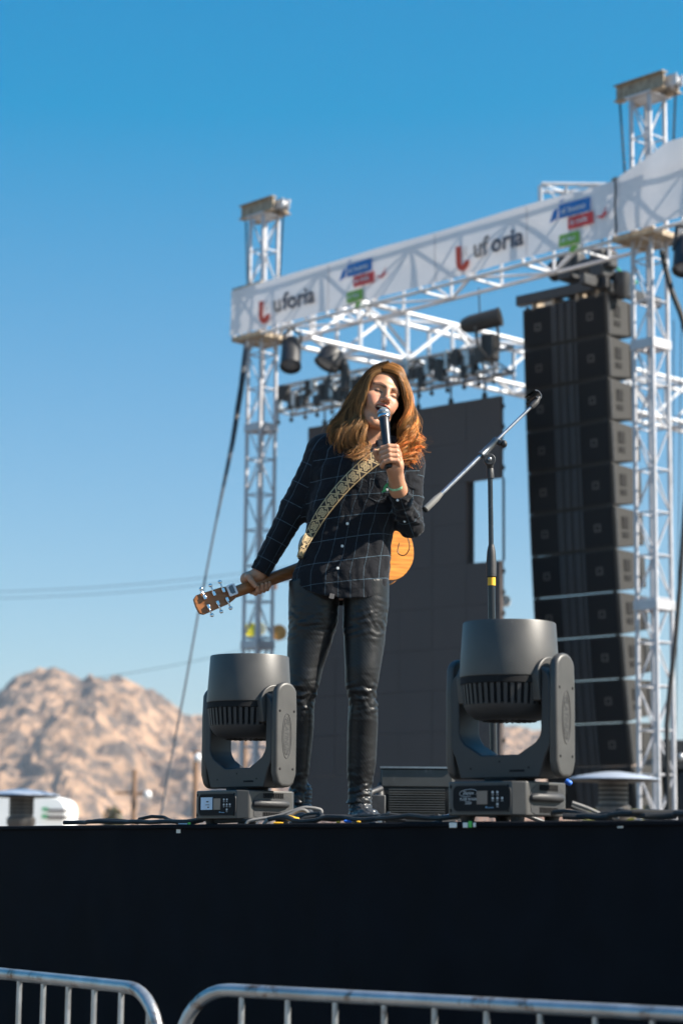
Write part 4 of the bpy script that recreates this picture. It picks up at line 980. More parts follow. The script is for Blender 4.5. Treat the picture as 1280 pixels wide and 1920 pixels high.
def Wn(px, py, dy): return np.array(W(px, py, Y0 + dy), 'f')
mpp = Y0 / FPX
# joints
RS, RE, RW = Wn(607, 848, .02), Wn(553, 952, .045), Wn(487, 1073, .06)        # his right arm, down to the guitar neck
LS, LE, LW = Wn(766, 872, .0), Wn(770, 984, -.02), Wn(744, 912, -.185)       # his left arm, bent up to the microphone

# ---- shirt
tor = [(818, 655, 735, .075, .02), (832, 618, 766, .095, .02), (850, 594, 784, .112, .01), (880, 588, 786, .122, .0), (920, 583, 778, .124, .0), (955, 575, 756, .118, 0), (1000, 570, 740, .112, .0), (1045, 560, 735, .116, .0), (1078, 545, 732, .125, .0), (1135, 543, 730, .132, .005)]
tz = np.array([float(W(640, t[0], Y0).z) for t in tor][::-1]); tcx = np.array([float(W((t[1] + t[2]) / 2, t[0], Y0).x) for t in tor][::-1])
tw_ = np.array([(t[2] - t[1]) / 2 * mpp for t in tor][::-1]); tb = np.array([t[3] for t in tor][::-1]); ty = np.array([Y0 + t[4] for t in tor][::-1])
def torso(P, grow=0.0):
    z = P[2]; cx = np.interp(z, tz, tcx); a = np.interp(z, tz, tw_) + grow; b = np.interp(z, tz, tb) + grow; cy = np.interp(z, tz, ty)
    x = (P[0] - cx) / a; y = (P[1] - cy) / b
    q = (np.abs(x) ** 2.3 + np.abs(y) ** 2.3) ** (1 / 2.3)
    d = (q - 1) * np.minimum(a, b) * .92
    top = tz[-1] + .005
    return smax(d, (z - top), .03)
zhemL = W(640, 1100, Y0).z
def hem_z(x):
    pxs = np.array([W(p, 1100, Y0).x for p in (535, 548, 574, 600, 640, 680, 705, 728, 740)]); pys = [1078, 1090, 1113, 1122, 1129, 1127, 1124, 1119, 1112]
    return np.interp(x, pxs, [W(640, q, Y0).z for q in pys])
def sleeve_w(P):
    d1, t1 = rc(P, RS, RE, .068, .056); d2, t2 = rc(P, RE, RW + (RE - RW) * .02, .056, .040)
    s1, _ = rc(P, Wn(650, 838, .01), RS, .070, .066)
    return d1, d2, s1, t1, t2
def sleeve_m(P):
    d1, t1 = rc(P, LS, LE, .060, .052); d2, t2 = rc(P, LE, LE + (LW - LE) * .90, .053, .043)
    s1, _ = rc(P, Wn(730, 848, .01), LS, .066, .060)
    return d1, d2, s1, t1, t2
def shirt_f(P):
    dt = torso(P)
    fold = wav(P, 34, 5, 3, (1, .5, .8)); dt = dt + .0065 * fold + .0035 * ridge_(wav(P, 60, 4, 8, (1.2, .5, .6)))
    a1, a2, a3, _, _ = sleeve_w(P); b1, b2, b3, t1, t2 = sleeve_m(P)
    r = smin(a1, a2, .02) + .0042 * wav(P, 60, 4, 11, (.5, .5, 1)) + .0022 * ridge_(wav(P, 90, 3, 12))
    # creases collected at the bent elbow
    l = smin(b1, b2, .018); ez = np.exp(-(((P[0] - LE[0]) ** 2 + (P[2] - LE[2] - .05) ** 2) / .008))
    l = l + .006 * ridge_(wav(P, 85, 3, 21, (.5, .4, 1.2))) * (.5 + ez) + .003 * wav(P, 60, 4, 22)
    d = smin(dt, smin(a3, r, .03), .035); d = smin(d, smin(b3, l, .025), .022)
    nk, _ = rc(P, Wn(694, 845, -.03), Wn(706, 770, -.06), .060, .066); d = smax(d, -nk, .008)
    # hem: hollow below
    hz = hem_z(P[0] + 0 * P[2]); inner = np.maximum(torso(P) + .010, P[2] - hz - .07)
    low = (hz - P[2]); near = np.abs(P[0] - Wn(640, 1100, 0)[0]) < .30
    arm = np.minimum(a2, b2) < .02
    d = np.where(arm, d, np.maximum(np.maximum(d, low), -inner))
    # open cuff
    cf, _ = rc(P, RW + (RE - RW) * .12, RW + (RW - RE) * .3, .033, .033); ax = (RE - RW) / np.linalg.norm(RE - RW)
    cut = -((P[0] - RW[0]) * ax[0] + (P[1] - RW[1]) * ax[1] + (P[2] - RW[2]) * ax[2]) + .0
    d = np.where(a2 < .06, np.maximum(d, cut), d); d = np.maximum(d, -cf)
    wr = LE + (LW - LE) * .86; cf2, _ = rc(P, LE + (LW - LE) * .72, LW + (LW - LE) * .5, .033, .036); ax = (LE - LW) / np.linalg.norm(LE - LW)
    cut = -((P[0] - wr[0]) * ax[0] + (P[1] - wr[1]) * ax[1] + (P[2] - wr[2]) * ax[2])
    dd = np.sqrt((P[0] - LW[0]) ** 2 + (P[1] - LW[1]) ** 2 + (P[2] - LW[2]) ** 2)
    d = np.where((dd < .10) & (b2 < .03) & (dt > .012), np.maximum(d, cut), d)
    d = np.maximum(d, -cf2)
    return d
lo = np.array([W(455, 1140, Y0).x, Y0 - .27, W(640, 1142, Y0).z]); hi = np.array([W(812, 800, Y0).x, Y0 + .19, W(640, 800, Y0).z])
vs, fs = surf(shirt_f, lo, hi, .0042)
P = (vs[:, 0], vs[:, 1], vs[:, 2])
dt = torso(P); a1, a2, a3, ta1, ta2 = sleeve_w(P); b1, b2, b3, tb1, tb2 = sleeve_m(P)
# cloth coordinates: u round the body, v down it (metres)
lean = .17
cxz = np.interp(P[2], tz, tcx); u0 = np.arctan2(P[0] - cxz, -(P[1] - Y0)) * .185 + .0 * P[2]; v0 = P[2] - P[0] * .12 + .010 * wav(P, 16, 3, 5)
u0 = u0 + .010 * wav(P, 14, 3, 6)
def arm_uv(a, b, c, ln0, t1, t2, m1, m2, s_):
    a_, b_, c_ = a, b, c; L1 = np.linalg.norm(b - a); L2 = np.linalg.norm(c - b)
    use2 = m2 < m1; t = np.where(use2, t2, t1)[:, None]; A = np.where(use2[:, None], b_, a_); B = np.where(use2[:, None], c_, b_)
    ctr = A + (B - A) * t; dr = vs - ctr; D = (B - A) / np.linalg.norm(B - A, axis=1)[:, None]
    e = np.cross(D, np.array([0, 1.0, 0])); e /= np.linalg.norm(e, axis=1)[:, None]; f = np.cross(D, e)
    an = np.arctan2((dr * e).sum(1), (dr * f).sum(1)) * .06
    return an + s_, np.where(use2, L1 + L2 * t2, L1 * t1)
ur, vr = arm_uv(RS, RE, RW, 0, ta1, ta2, a1, a2, .02); ul, vl = arm_uv(LS, LE, LW, 0, tb1, tb2, b1, b2, .045)
mr = np.minimum(a1, a2); ml = np.minimum(b1, b2); isr = (mr < dt - .004) & (mr < ml); isl = (ml < dt - .006) & ~isr
U = np.where(isr, ur, np.where(isl, ul, u0)); Vv = np.where(isr, vr + .01, np.where(isl, vl + .03, v0))
SHV, SHF = vs, fs
shirt_me = np_mesh('shirt', vs, fs, {'cloth': np.stack([U, Vv, np.zeros_like(U)], 1)})
def shirt_mat():
    m = bpy.data.materials.new('checked_cotton'); m.use_nodes = True; n = m.node_tree.nodes; l = m.node_tree.links; p = n['Principled BSDF']
    at = n.new('ShaderNodeAttribute'); at.attribute_name = 'cloth'; sp = n.new('ShaderNodeSeparateXYZ'); l.new(at.outputs['Vector'], sp.inputs[0])
    def line(sock, period, wd, off):
        a = n.new('ShaderNodeMath'); a.operation = 'ADD'; a.inputs[1].default_value = off + 10 * period; l.new(sock, a.inputs[0])
        b = n.new('ShaderNodeMath'); b.operation = 'PINGPONG'; b.inputs[1].default_value = period / 2; l.new(a.outputs[0], b.inputs[0])
        c = n.new('ShaderNodeMapRange'); c.inputs[1].default_value = wd * .35; c.inputs[2].default_value = wd; c.inputs[3].default_value = 1; c.inputs[4].default_value = 0; l.new(b.outputs[0], c.inputs[0]); return c.outputs[0]
    x = line(sp.outputs[0], .070, .0013, .012); y = line(sp.outputs[1], .083, .0013, .0)
    mxx = n.new('ShaderNodeMath'); mxx.operation = 'MAXIMUM'; l.new(x, mxx.inputs[0]); l.new(y, mxx.inputs[1])
    no = n.new('ShaderNodeTexNoise'); no.inputs['Scale'].default_value = 60; l.new(at.outputs['Vector'], no.inputs['Vector'])
    mr_ = n.new('ShaderNodeMapRange'); mr_.inputs[1].default_value = .3; mr_.inputs[2].default_value = .7; mr_.inputs[3].default_value = .55; mr_.inputs[4].default_value = 1; l.new(no.outputs['Fac'], mr_.inputs[0])
    mu = n.new('ShaderNodeMath'); mu.operation = 'MULTIPLY'; l.new(mxx.outputs[0], mu.inputs[0]); l.new(mr_.outputs[0], mu.inputs[1])
    mc = n.new('ShaderNodeMixRGB'); mc.inputs[1].default_value = (.0085, .0095, .0130, 1); mc.inputs[2].default_value = (.10, .155, .20, 1); l.new(mu.outputs[0], mc.inputs[0]); l.new(mc.outputs[0], p.inputs['Base Color'])
    p.inputs['Roughness'].default_value = .85; p.inputs['Specular IOR Level'].default_value = .12; p.inputs['Sheen Weight'].default_value = .10; p.inputs['Sheen Roughness'].default_value = .5
    b1_ = n.new('ShaderNodeTexNoise'); b1_.inputs['Scale'].default_value = 22; b1_.inputs['Detail'].default_value = 4; b1_.inputs['Distortion'].default_value = 1.2; tc = n.new('ShaderNodeTexCoord'); l.new(tc.outputs['Object'], b1_.inputs['Vector'])
    bu = n.new('ShaderNodeBump'); bu.inputs['Strength'].default_value = .5; bu.inputs['Distance'].default_value = .012; l.new(b1_.outputs['Fac'], bu.inputs['Height']); l.new(bu.outputs[0], p.inputs['Normal'])
    return m
M_SHIRT = shirt_mat()
shirt = link_mesh('shirt', shirt_me, M_SHIRT, person, angle=None)
M_SHD = mat('plain_dark_cotton', (.011, .013, .019), .85, 0, .2, 30, spec=.15)

# ---- trousers
legR = [(1090, 588, 47, .105, .01), (1130, 588, 48.5, .105, .01), (1165, 587, 48, .097, .0), (1205, 580.5, 42.5, .086, .0), (1255, 571.5, 34, .075, -.01), (1290, 568, 31, .070, -.02), (1318, 565.5, 26, .064, -.01), (1380, 563, 24, .060, .02), (1430, 561, 20.5, .053, .03), (1480, 559, 17, .048, .04), (1508, 559, 17, .050, .04)]
legL = [(1090, 686, 44, .105, .0), (1130, 686, 43.5, .105, .0), (1165, 683.5, 43, .096, -.01), (1205, 682.5, 39, .086, -.015), (1255, 679.5, 33.5, .074, -.03), (1290, 677.5, 31, .068, -.03), (1305, 678, 28.5, .065, -.03), (1330, 680.5, 29, .063, -.02), (1380, 679, 28.5, .060, .0), (1430, 677.5, 27.5, .056, .01), (1480, 674, 24, .053, .02), (1508, 672.5, 24.5, .056, .02)]
def leg_f(T):
    z = np.array([float(W(640, t[0], Y0).z) for t in T][::-1]); cx = np.array([float(W(t[1], t[0], Y0).x) for t in T][::-1]); a = np.array([t[2] * mpp for t in T][::-1]); b = np.array([t[3] for t in T][::-1]); cy = np.array([Y0 + t[4] for t in T][::-1])
    def f(P):
        zz = P[2]; A = np.interp(zz, z, a); B = np.interp(zz, z, b); x = (P[0] - np.interp(zz, z, cx)) / A; y = (P[1] - np.interp(zz, z, cy)) / B
        d = (np.sqrt(x * x + y * y) - 1) * np.minimum(A, B) * .95
        return np.maximum(d, np.maximum(zz - z[-1], z[0] - zz))
    return f
fR, fL = leg_f(legR), leg_f(legL)
zk = float(W(640, 1310, Y0).z); za = float(W(640, 1485, Y0).z); zc_ = float(W(640, 1170, Y0).z)
def crease(P, seed, tilt_):
    z = P[2]; k = np.exp(-((z - zk) / .055) ** 2) + .9 * np.exp(-((z - za) / .07) ** 2) + .5 * np.exp(-((z - zc_) / .06) ** 2) + .10
    c = ridge_(wav((P[0], P[1], P[2]), 78, 4, seed, (.35, .35, 1.3))) * .0062 + ridge_(wav(P, 130, 3, seed + 1, (.5, .4, 1))) * .0022
    return k * c
def pants_f(P):
    a = fR(P) + crease(P, 31, 1); b = fL(P) + crease(P, 37, -1)
    d = smin(a, b, .012)
    return d
lo = np.array([W(530, 1100, Y0).x, Y0 - .14, W(640, 1510, Y0).z]); hi = np.array([W(742, 1100, Y0).x, Y0 + .16, W(640, 1086, Y0).z])
vs, fs = surf(pants_f, lo, hi, .0042)
def pants_mat():
    m = mat('black_textured_leather', (.0075, .0078, .009), .40, 0, .25, 9, bump=0, spec=.40); n = m.node_tree.nodes; l = m.node_tree.links; p = n['Principled BSDF']
    tc = n.new('ShaderNodeTexCoord'); w1 = n.new('ShaderNodeTexWave'); w1.wave_type = 'BANDS'; w1.bands_direction = 'DIAGONAL'; w1.inputs['Scale'].default_value = 42; w1.inputs['Distortion'].default_value = .6; l.new(tc.outputs['Object'], w1.inputs['Vector'])
    n1 = n.new('ShaderNodeTexNoise'); n1.inputs['Scale'].default_value = 16; n1.inputs['Detail'].default_value = 5; l.new(tc.outputs['Object'], n1.inputs['Vector'])
    b1 = n.new('ShaderNodeBump'); b1.inputs['Strength'].default_value = .13; b1.inputs['Distance'].default_value = .002; l.new(w1.outputs['Fac'], b1.inputs['Height'])
    b2 = n.new('ShaderNodeBump'); b2.inputs['Strength'].default_value = .35; b2.inputs['Distance'].default_value = .01; l.new(n1.outputs['Fac'], b2.inputs['Height']); l.new(b1.outputs[0], b2.inputs['Normal']); l.new(b2.outputs[0], p.inputs['Normal'])
    return m
M_PANT = pants_mat()
link_mesh('trousers', np_mesh('trousers', vs, fs), M_PANT, person, angle=None)

# ---- boots
M_BOOT = mat('scaly_black_leather', (.028, .030, .034), .32, 0, .3, 30, bump=.0, spec=.6)
_n = M_BOOT.node_tree.nodes; _l = M_BOOT.node_tree.links
_v = _n.new('ShaderNodeTexVoronoi'); _v.inputs['Scale'].default_value = 75; _tc = _n.new('ShaderNodeTexCoord'); _l.new(_tc.outputs['Object'], _v.inputs['Vector']); _b = _n.new('ShaderNodeBump'); _b.inputs['Strength'].default_value = .9; _b.inputs['Distance'].default_value = .006; _l.new(_v.outputs['Distance'], _b.inputs['Height']); _l.new(_b.outputs[0], _n['Principled BSDF'].inputs['Normal'])
def boot(heel, toe, top, nm):
    heel, toe, top = [np.array(q, 'f') for q in (heel, toe, top)]
    def f(P):
        mid = heel + (toe - heel) * .55
        a, _ = rc(P, top, heel + np.array([0, 0, .055], 'f'), .046, .042); b, _ = rc(P, heel + np.array([0, 0, .05], 'f') + (toe - heel) * .1, mid + np.array([0, 0, .035], 'f'), .044, .046); c, _ = rc(P, mid + np.array([0, 0, .034], 'f'), toe + np.array([0, 0, .018], 'f'), .045, .020)
        d = smin(smin(a, b, .03), c, .03); d = d + .0012 * np.sin(P[2] * 400)
        return np.maximum(d, (ZS + .012) - P[2])
    al = np.stack([heel, toe, top]); lo = al.min(0) - .07; hi = al.max(0) + .06; lo[2] = ZS
    vs, fs = surf(f, lo, hi, .0032)
    b = link_mesh('boot', np_mesh('boot', vs, fs), M_BOOT, person, angle=None)
    d = (toe - heel); d = d / np.linalg.norm(d); s_ = np.array([-d[1], d[0], 0]); o = heel
    pts = []
    for t_, w in ((-.045, .022), (-.03, .036), (.05, .038), (.12, .046), (.19, .040), (.235, .022), (.25, .008)): pts.append((t_, w))
    poly = pts + [(a, -w) for a, w in pts[::-1]]
    ob('sole', MB().prism(poly, Vector((o[0], o[1], ZS + .004)), Vector(d), Vector(s_), UP * .010), M_RUBB, b)
    ob('heel', MB().prism([(-.045, -.03), (.03, -.034), (.03, .034), (-.045, .03)], Vector((o[0], o[1], ZS)), Vector(d), Vector(s_), UP * .02), M_RUBB, b)
    return b
h = Wn(675, 1500, .02); h[2] = ZS; t = h + np.array([.055, -.235, 0]); boot(h, t, (h[0], h[1] - .0, ZS + .15), 'l')
h = Wn(563, 1500, .06); h[2] = ZS; t = h + np.array([.03, -.22, 0]); boot(h, t, (h[0], h[1], ZS + .15), 'r')

# ---- head
Rh = np.array(Matrix.Rotation(R(16), 3, 'Y') @ Matrix.Rotation(R(22), 3, 'Z') @ Matrix.Rotation(R(-3), 3, 'X'), 'f')
HS = 1.03
eyem = np.array([0, -.084, .012], 'f')
HC = Wn(724, 735, -.095) - Rh @ eyem * HS
def hw_(p): return HC + Rh @ (np.array(p, 'f') * HS)
def head_l(q):
    q = (np.array(q, 'f') - HC) @ Rh / HS; return q
nb = head_l(Wn(692, 850, .0))
def head_f(P):
    d = el(P, (0, .018, .040), (.076, .096, .084))
    d = smin(d, el(P, (0, -.030, -.008), (.064, .062, .088)), .03)
    d = smin(d, el(P, (0, -.034, -.078), (.051, .046, .042)), .03)
    d = smin(d, rc(P, (-.011, -.072, -.114), (.011, -.072, -.114), .018, .018)[0], .022)
    for s_ in (-1, 1):
        d = smin(d, rc(P, (s_ * .055, -.005, -.055), (s_ * .024, -.060, -.106), .020, .017)[0], .025)
        d = smin(d, el(P, (s_ * .044, -.062, -.020), (.024, .022, .020)), .02)        # cheekbone
        d = smin(d, el(P, (s_ * .036, -.072, -.044), (.019, .018, .022)), .018)       # smiling cheek
        d = smin(d, rc(P, (s_ * .012, -.086, .029), (s_ * .048, -.072, .027), .0095, .007)[0], .022)
        d = smax(d, -el(P, (s_ * .031, -.098, .010), (.018, .0135, .0105)), .014)
        d = smin(d, el(P, (s_ * .031, -.0745, .008), (.0145, .0125, .0125)), .005)
        d = smax(d, -rc(P, (s_ * .021, -.0895, .0055), (s_ * .042, -.0845, .0055), .0013, .0010)[0], .0025)   # closed lid line
        d = smin(d, el(P, (s_ * .078, .012, -.005), (.008, .018, .030)), .006)        # ear
    d = smin(d, rc(P, (0, -.088, .026), (0, -.111, -.018), .0075, .0105)[0], .011)
    d = smin(d, el(P, (0, -.112, -.021), (.012, .011, .0095)), .008)
    for s_ in (-1, 1):
        d = smin(d, el(P, (s_ * .0135, -.098, -.026), (.0075, .010, .0075)), .006)
        d = smax(d, -el(P, (s_ * .0065, -.108, -.0325), (.0036, .005, .004)), .003)
    # mouth, open
    d = smin(d, el(P, (0, -.080, -.058), (.030, .018, .028)), .014)
    d = smin(d, rc(P, (-.029, -.0865, -.0475), (0, -.1005, -.0445), .0042, .0052)[0], .005); d = smin(d, rc(P, (.029, -.0865, -.0475), (0, -.1005, -.0445), .0042, .0052)[0], .005)
    d = smin(d, rc(P, (-.025, -.086, -.066), (0, -.098, -.076), .0045, .006)[0], .006); d = smin(d, rc(P, (.025, -.086, -.066), (0, -.098, -.076), .0045, .006)[0], .006)
    d = smax(d, -el(P, (0, -.092, -.0585), (.0265, .030, .0125)), .004)
    nk, _ = rc(P, (0, .012, -.060), nb, .053, .058)
    d = smin(d, nk, .022)
    return d
lo = np.array([-.10, -.135, -.22]); hi = np.array([.10, .13, .135]); lo = np.minimum(lo, nb - .065); 
vs, fs = surf(head_f, lo, hi, .0021)
def blob(c, r): return np.clip(1 - np.sqrt((((vs - np.array(c)) / np.array(r)) ** 2).sum(1)), 0, 1)
skin = np.array([.49, .245, .145]); colr = np.tile(skin, (len(vs), 1))
def blend(wt, c):
    global colr
    wt = np.clip(wt, 0, 1)[:, None]; colr = colr * (1 - wt) + np.array(c) * wt
blend(blob((0, -.11, -.022), (.024, .03, .022)) * .8, (.52, .20, .13))
for s_ in (-1, 1): blend(blob((s_ * .042, -.08, -.028), (.035, .05, .03)) * .8, (.55, .20, .13))
lipd = np.minimum(np.minimum(rc(vs.T, (-.029, -.0865, -.0475), (0, -.1005, -.0445), .0046, .0056)[0], rc(vs.T, (.029, -.0865, -.0475), (0, -.1005, -.0445), .0046, .0056)[0]), np.minimum(rc(vs.T, (-.025, -.086, -.066), (0, -.098, -.076), .005, .0065)[0], rc(vs.T, (.025, -.086, -.066), (0, -.098, -.076), .005, .0065)[0]))
blend(np.clip(1 - lipd / .002, 0, 1) * .8, (.42, .12, .10))
ins = el(vs.T, (0, -.092, -.0585), (.0275, .030, .0135)); blend((ins < .0015).astype(float) * (vs[:, 1] > -.096), (.10, .015, .015))
for s_ in (-1, 1):
    bd_ = rc(vs.T, (s_ * .013, -.095, .0265), (s_ * .034, -.090, .0335), .0050, .0052)[0]; bd2 = rc(vs.T, (s_ * .034, -.090, .0335), (s_ * .056, -.078, .029), .0060, .0040)[0]
    blend(np.clip(1 - np.minimum(bd_, bd2) / .003, 0, 1) * .8, (.075, .035, .018))
    ls = rc(vs.T, (s_ * .019, -.0885, .0045), (s_ * .045, -.083, .0040), .0024, .0030)[0]; blend(np.clip(1 - ls / .0020, 0, 1) * .9, (.03, .015, .01))
vsw = (vs * HS) @ Rh.T + HC
parts_v, parts_f, parts_c = [vsw], [fs], [colr]

# ---- microphone geometry, needed by the hand
MG = Wn(719, 777, -.205); ME = Wn(729, 876, -.285); mt = (ME - MG) / np.linalg.norm(ME - MG)
def add_skin(vs, fs, c=None):
    n0 = sum(len(v) for v in parts_v); parts_v.append(vs); parts_f.append(fs + n0); parts_c.append(np.tile(skin, (len(vs), 1)) if c is None else c)
# his left hand round the microphone: local frame z = up along the mic, x = to the right of the picture, y = away
mz = -mt; mx_ = np.array([1, 0, 0]) - mz * mz[0]; mx_ /= np.linalg.norm(mx_); my_ = np.cross(mz, mx_)
Rm = np.stack([mx_, my_, mz], 1); HO = ME + mz * .036
HSC = 1.13          # centre of the grip
def gl(p): return (np.array(p) - HO) @ Rm / HSC
wl = gl(LE + (LW - LE) * .95); fl = gl(LE + (LW - LE) * .70)
def arcp(an, rad, z): a = R(an); return (rad * math.cos(a), rad * math.sin(a), z)
fing = []     # angle 0 = right, -90 = towards the camera, -180 = left
for i, (z, r0, ln) in enumerate(((.030, .0092, 1.0), (.0115, .0094, 1.05), (-.007, .0090, 1.0), (-.0245, .0080, .92))):
    ch = [arcp(18, .039, z - .002), arcp(-38, .036, z + .002), arcp(-82, .0285, z + .003), arcp(-135 * ln, .0265, z + .0015), arcp(-185 * ln, .0245, z - .001), arcp(-212 * ln, .023, z - .002)]
    rr = [r0 * 1.18, r0 * 1.12, r0 * 1.06, r0, r0 * .92, r0 * .82]; fing.append((ch, rr))
thumb = ([(.012, .028, -.004), (-.012, .032, .008), (-.033, .018, .019), (-.042, -.003, .031)], [.015, .0135, .0115, .0098])
def hand_f(P):
    pal = rc(P, (.033, .018, .024), (.030, .014, -.020), .016, .016)[0]
    pal = smin(pal, rc(P, (.022, .026, .018), (.018, .020, -.022), .016, .018)[0], .012)
    pal = smin(pal, rc(P, (.026, .016, -.016), wl, .022, .0265)[0], .02)
    pal = smin(pal, rc(P, (.006, .010, -.030), wl, .014, .022)[0], .02)
    d = smin(pal, rc(P, wl, fl, .0265, .032)[0], .015)
    tb_ = 9.
    ch, rr = thumb
    for j in range(3): tb_ = smin(tb_, rc(P, ch[j], ch[j + 1], rr[j], rr[j + 1])[0], .004) if not isinstance(tb_, float) else rc(P, ch[j], ch[j + 1], rr[j], rr[j + 1])[0]
    d = smin(d, tb_, .006)
    for ch, rr in fing:
        f_ = None
        for j in range(5):
            q = rc(P, ch[j], ch[j + 1], rr[j], rr[j + 1])[0]; f_ = q if f_ is None else smin(f_, q, .003)
        d = smin(d, f_, .0022)
    return d
al = np.array([p for ch, _ in fing for p in ch] + [wl, fl] + list(thumb[0])); lo = al.min(0) - .036; hi = al.max(0) + .036
vs, fs = surf(hand_f, lo, hi, .0015); add_skin((vs * HSC) @ Rm.T + HO, fs)

# ---- guitar axis, needed by the other hand
GC = Wn(666, 1028, .215); GH = Wn(370, 1134, -.04); ga = (GH - GC) / np.linalg.norm(GH - GC)      # towards the headstock
gw = np.cross(ga, np.array([0, 1.0, 0])); gw /= np.linalg.norm(gw); gw = gw if gw[2] > 0 else -gw; gn = np.cross(gw, ga); gn = gn if gn[1] > 0 else -gn
gL = float(np.linalg.norm(GH - GC))
def gp(a, b, c): return GC + ga * a + gw * b + gn * c        # along, up across, away
NT = -.012
# frame on the neck at the grip
gt = None
pg = np.array(W(478, 1096, 8.3)); best = min(np.linspace(.3, gL, 200), key=lambda t_: abs(float(((Vector((GC + ga * t_).tolist()) - CAM).dot(_R)) / ((Vector((GC + ga * t_).tolist()) - CAM).dot(_F))) * FPX - (478 - 640)))
GO = GC + ga * best
Rg = np.stack([ga, gn, gw], 1)                                # x to the headstock, y away, z up
def g2(p): return (np.array(p) - GO) @ Rg
wr_ = g2(RW + (RW - RE) * .03); fr_ = g2(RW + (RE - RW) * .15)
f2 = []
for i, (x, r0, ln) in enumerate(((.012, .0090, 1.0), (-.007, .0092, 1.02), (-.025, .0088, .98), (-.041, .0078, .88))):
    # from behind over the bottom, curling up in front (negative y is the camera side)
    ch = [(x + .012, .030, .026), (x + .008, .036, .004), (x + .002, .031, -.020), (x - .002, .006, -.035), (x - .006, -.017 * ln, -.031 * ln), (x - .009, -.027 * ln, -.017)]
    f2.append((ch, [r0 * 1.1, r0 * 1.08, r0 * 1.02, r0, r0 * .95, r0 * .85]))
th2 = ([(.012, .006, .040), (.020, -.020, .034), (.020, -.032, .012), (.014, -.033, -.012)], [.015, .0125, .0108, .0092])
def hand2_f(P):
    pal = rc(P, (.020, .026, .030), (-.030, .028, .028), .017, .015)[0]
    pal = smin(pal, rc(P, (.016, .018, .040), wr_, .020, .024)[0], .02); pal = smin(pal, rc(P, (-.018, .022, .036), wr_, .016, .024)[0], .02)
    d = smin(pal, rc(P, wr_, fr_, .0245, .029)[0], .015); f_ = None
    for j in range(3):
        q = rc(P, th2[0][j], th2[0][j + 1], th2[1][j], th2[1][j + 1])[0]; f_ = q if f_ is None else smin(f_, q, .004)
    d = smin(d, f_, .007)
    for ch, rr in f2:
        f_ = None
        for j in range(5):
            q = rc(P, ch[j], ch[j + 1], rr[j], rr[j + 1])[0]; f_ = q if f_ is None else smin(f_, q, .003)
        d = smin(d, f_, .0022)
    return d
al = np.array([p for ch, _ in f2 for p in ch] + [wr_, fr_] + list(th2[0])); lo = al.min(0) - .034; hi = al.max(0) + .034
vs, fs = surf(hand2_f, lo, hi, .0016); add_skin(vs @ Rg.T + GO, fs)
# the rest of the body under the clothes
def body_f(P):
    d = np.maximum(torso(P, -.022), W(640, 1120, Y0).z - P[2]); a1, a2, a3, _, _ = sleeve_w(P); b1, b2, b3, _, _ = sleeve_m(P)
    d = smin(d, np.minimum(a1, a2) + .022, .02); d = smin(d, np.minimum(b1, b2) + .022, .02); d = smin(d, np.minimum(a3, b3) + .022, .02)
    d = smin(d, np.minimum(fR(P), fL(P)) + .014, .02)
    nk, _ = rc(P, Wn(694, 850, -.0), Wn(704, 790, -.02), .052, .050); d = smin(d, nk, .02)
    return d
lo = np.array([W(455, 1140, Y0).x, Y0 - .25, W(640, 1500, Y0).z]); hi = np.array([W(812, 800, Y0).x, Y0 + .19, W(640, 790, Y0).z])
vs, fs = surf(body_f, lo, hi, .010); add_skin(vs, fs)
AV = np.concatenate(parts_v); AF = np.concatenate(parts_f); AC = np.concatenate(parts_c); AC = np.concatenate([AC, np.ones((len(AC), 1))], 1)
M_SKIN = bpy.data.materials.new('skin'); M_SKIN.use_nodes = True; n = M_SKIN.node_tree.nodes; l = M_SKIN.node_tree.links; p = n['Principled BSDF']
at = n.new('ShaderNodeAttribute'); at.attribute_name = 'tone'; no = n.new('ShaderNodeTexNoise'); no.inputs['Scale'].default_value = 38; no.inputs['Detail'].default_value = 4; tc = n.new('ShaderNodeTexCoord'); l.new(tc.outputs['Object'], no.inputs['Vector'])
mr_ = n.new('ShaderNodeMapRange'); mr_.inputs[1].default_value = .3; mr_.inputs[2].default_value = .7; mr_.inputs[3].default_value = .88; mr_.inputs[4].default_value = 1.1; l.new(no.outputs['Fac'], mr_.inputs[0])
vm = n.new('ShaderNodeVectorMath'); vm.operation = 'SCALE'; l.new(at.outputs['Color'], vm.inputs[0]); l.new(mr_.outputs[0], vm.inputs['Scale']); l.new(vm.outputs[0], p.inputs['Base Color'])
_n3 = n.new('ShaderNodeTexNoise'); _n3.inputs['Scale'].default_value = 260; _n3.inputs['Detail'].default_value = 3; l.new(tc.outputs['Object'], _n3.inputs['Vector']); _b3 = n.new('ShaderNodeBump'); _b3.inputs['Strength'].default_value = .25; _b3.inputs['Distance'].default_value = .002; l.new(_n3.outputs['Fac'], _b3.inputs['Height']); l.new(_b3.outputs[0], p.inputs['Normal'])
p.inputs['Roughness'].default_value = .46; p.inputs['Specular IOR Level'].default_value = .45; p.inputs['Subsurface Weight'].default_value = .12; p.inputs['Subsurface Radius'].default_value = (.012, .004, .002); p.inputs['Subsurface Scale'].default_value = 1
link_mesh('body', np_mesh('body', AV, AF, {'tone': AC}), M_SKIN, person, angle=None)
# teeth
tm = MB()
for i in range(9):
    a = (i - 4) * .0050; c = hw_((a, -.0930 + abs(i - 4) ** 2 * .0006, -.0515)); tm.ell(Vector(c), (.0026, .002, .0042), 8)
ob('teeth', tm, mat('tooth', (.75, .70, .60), .3), person)
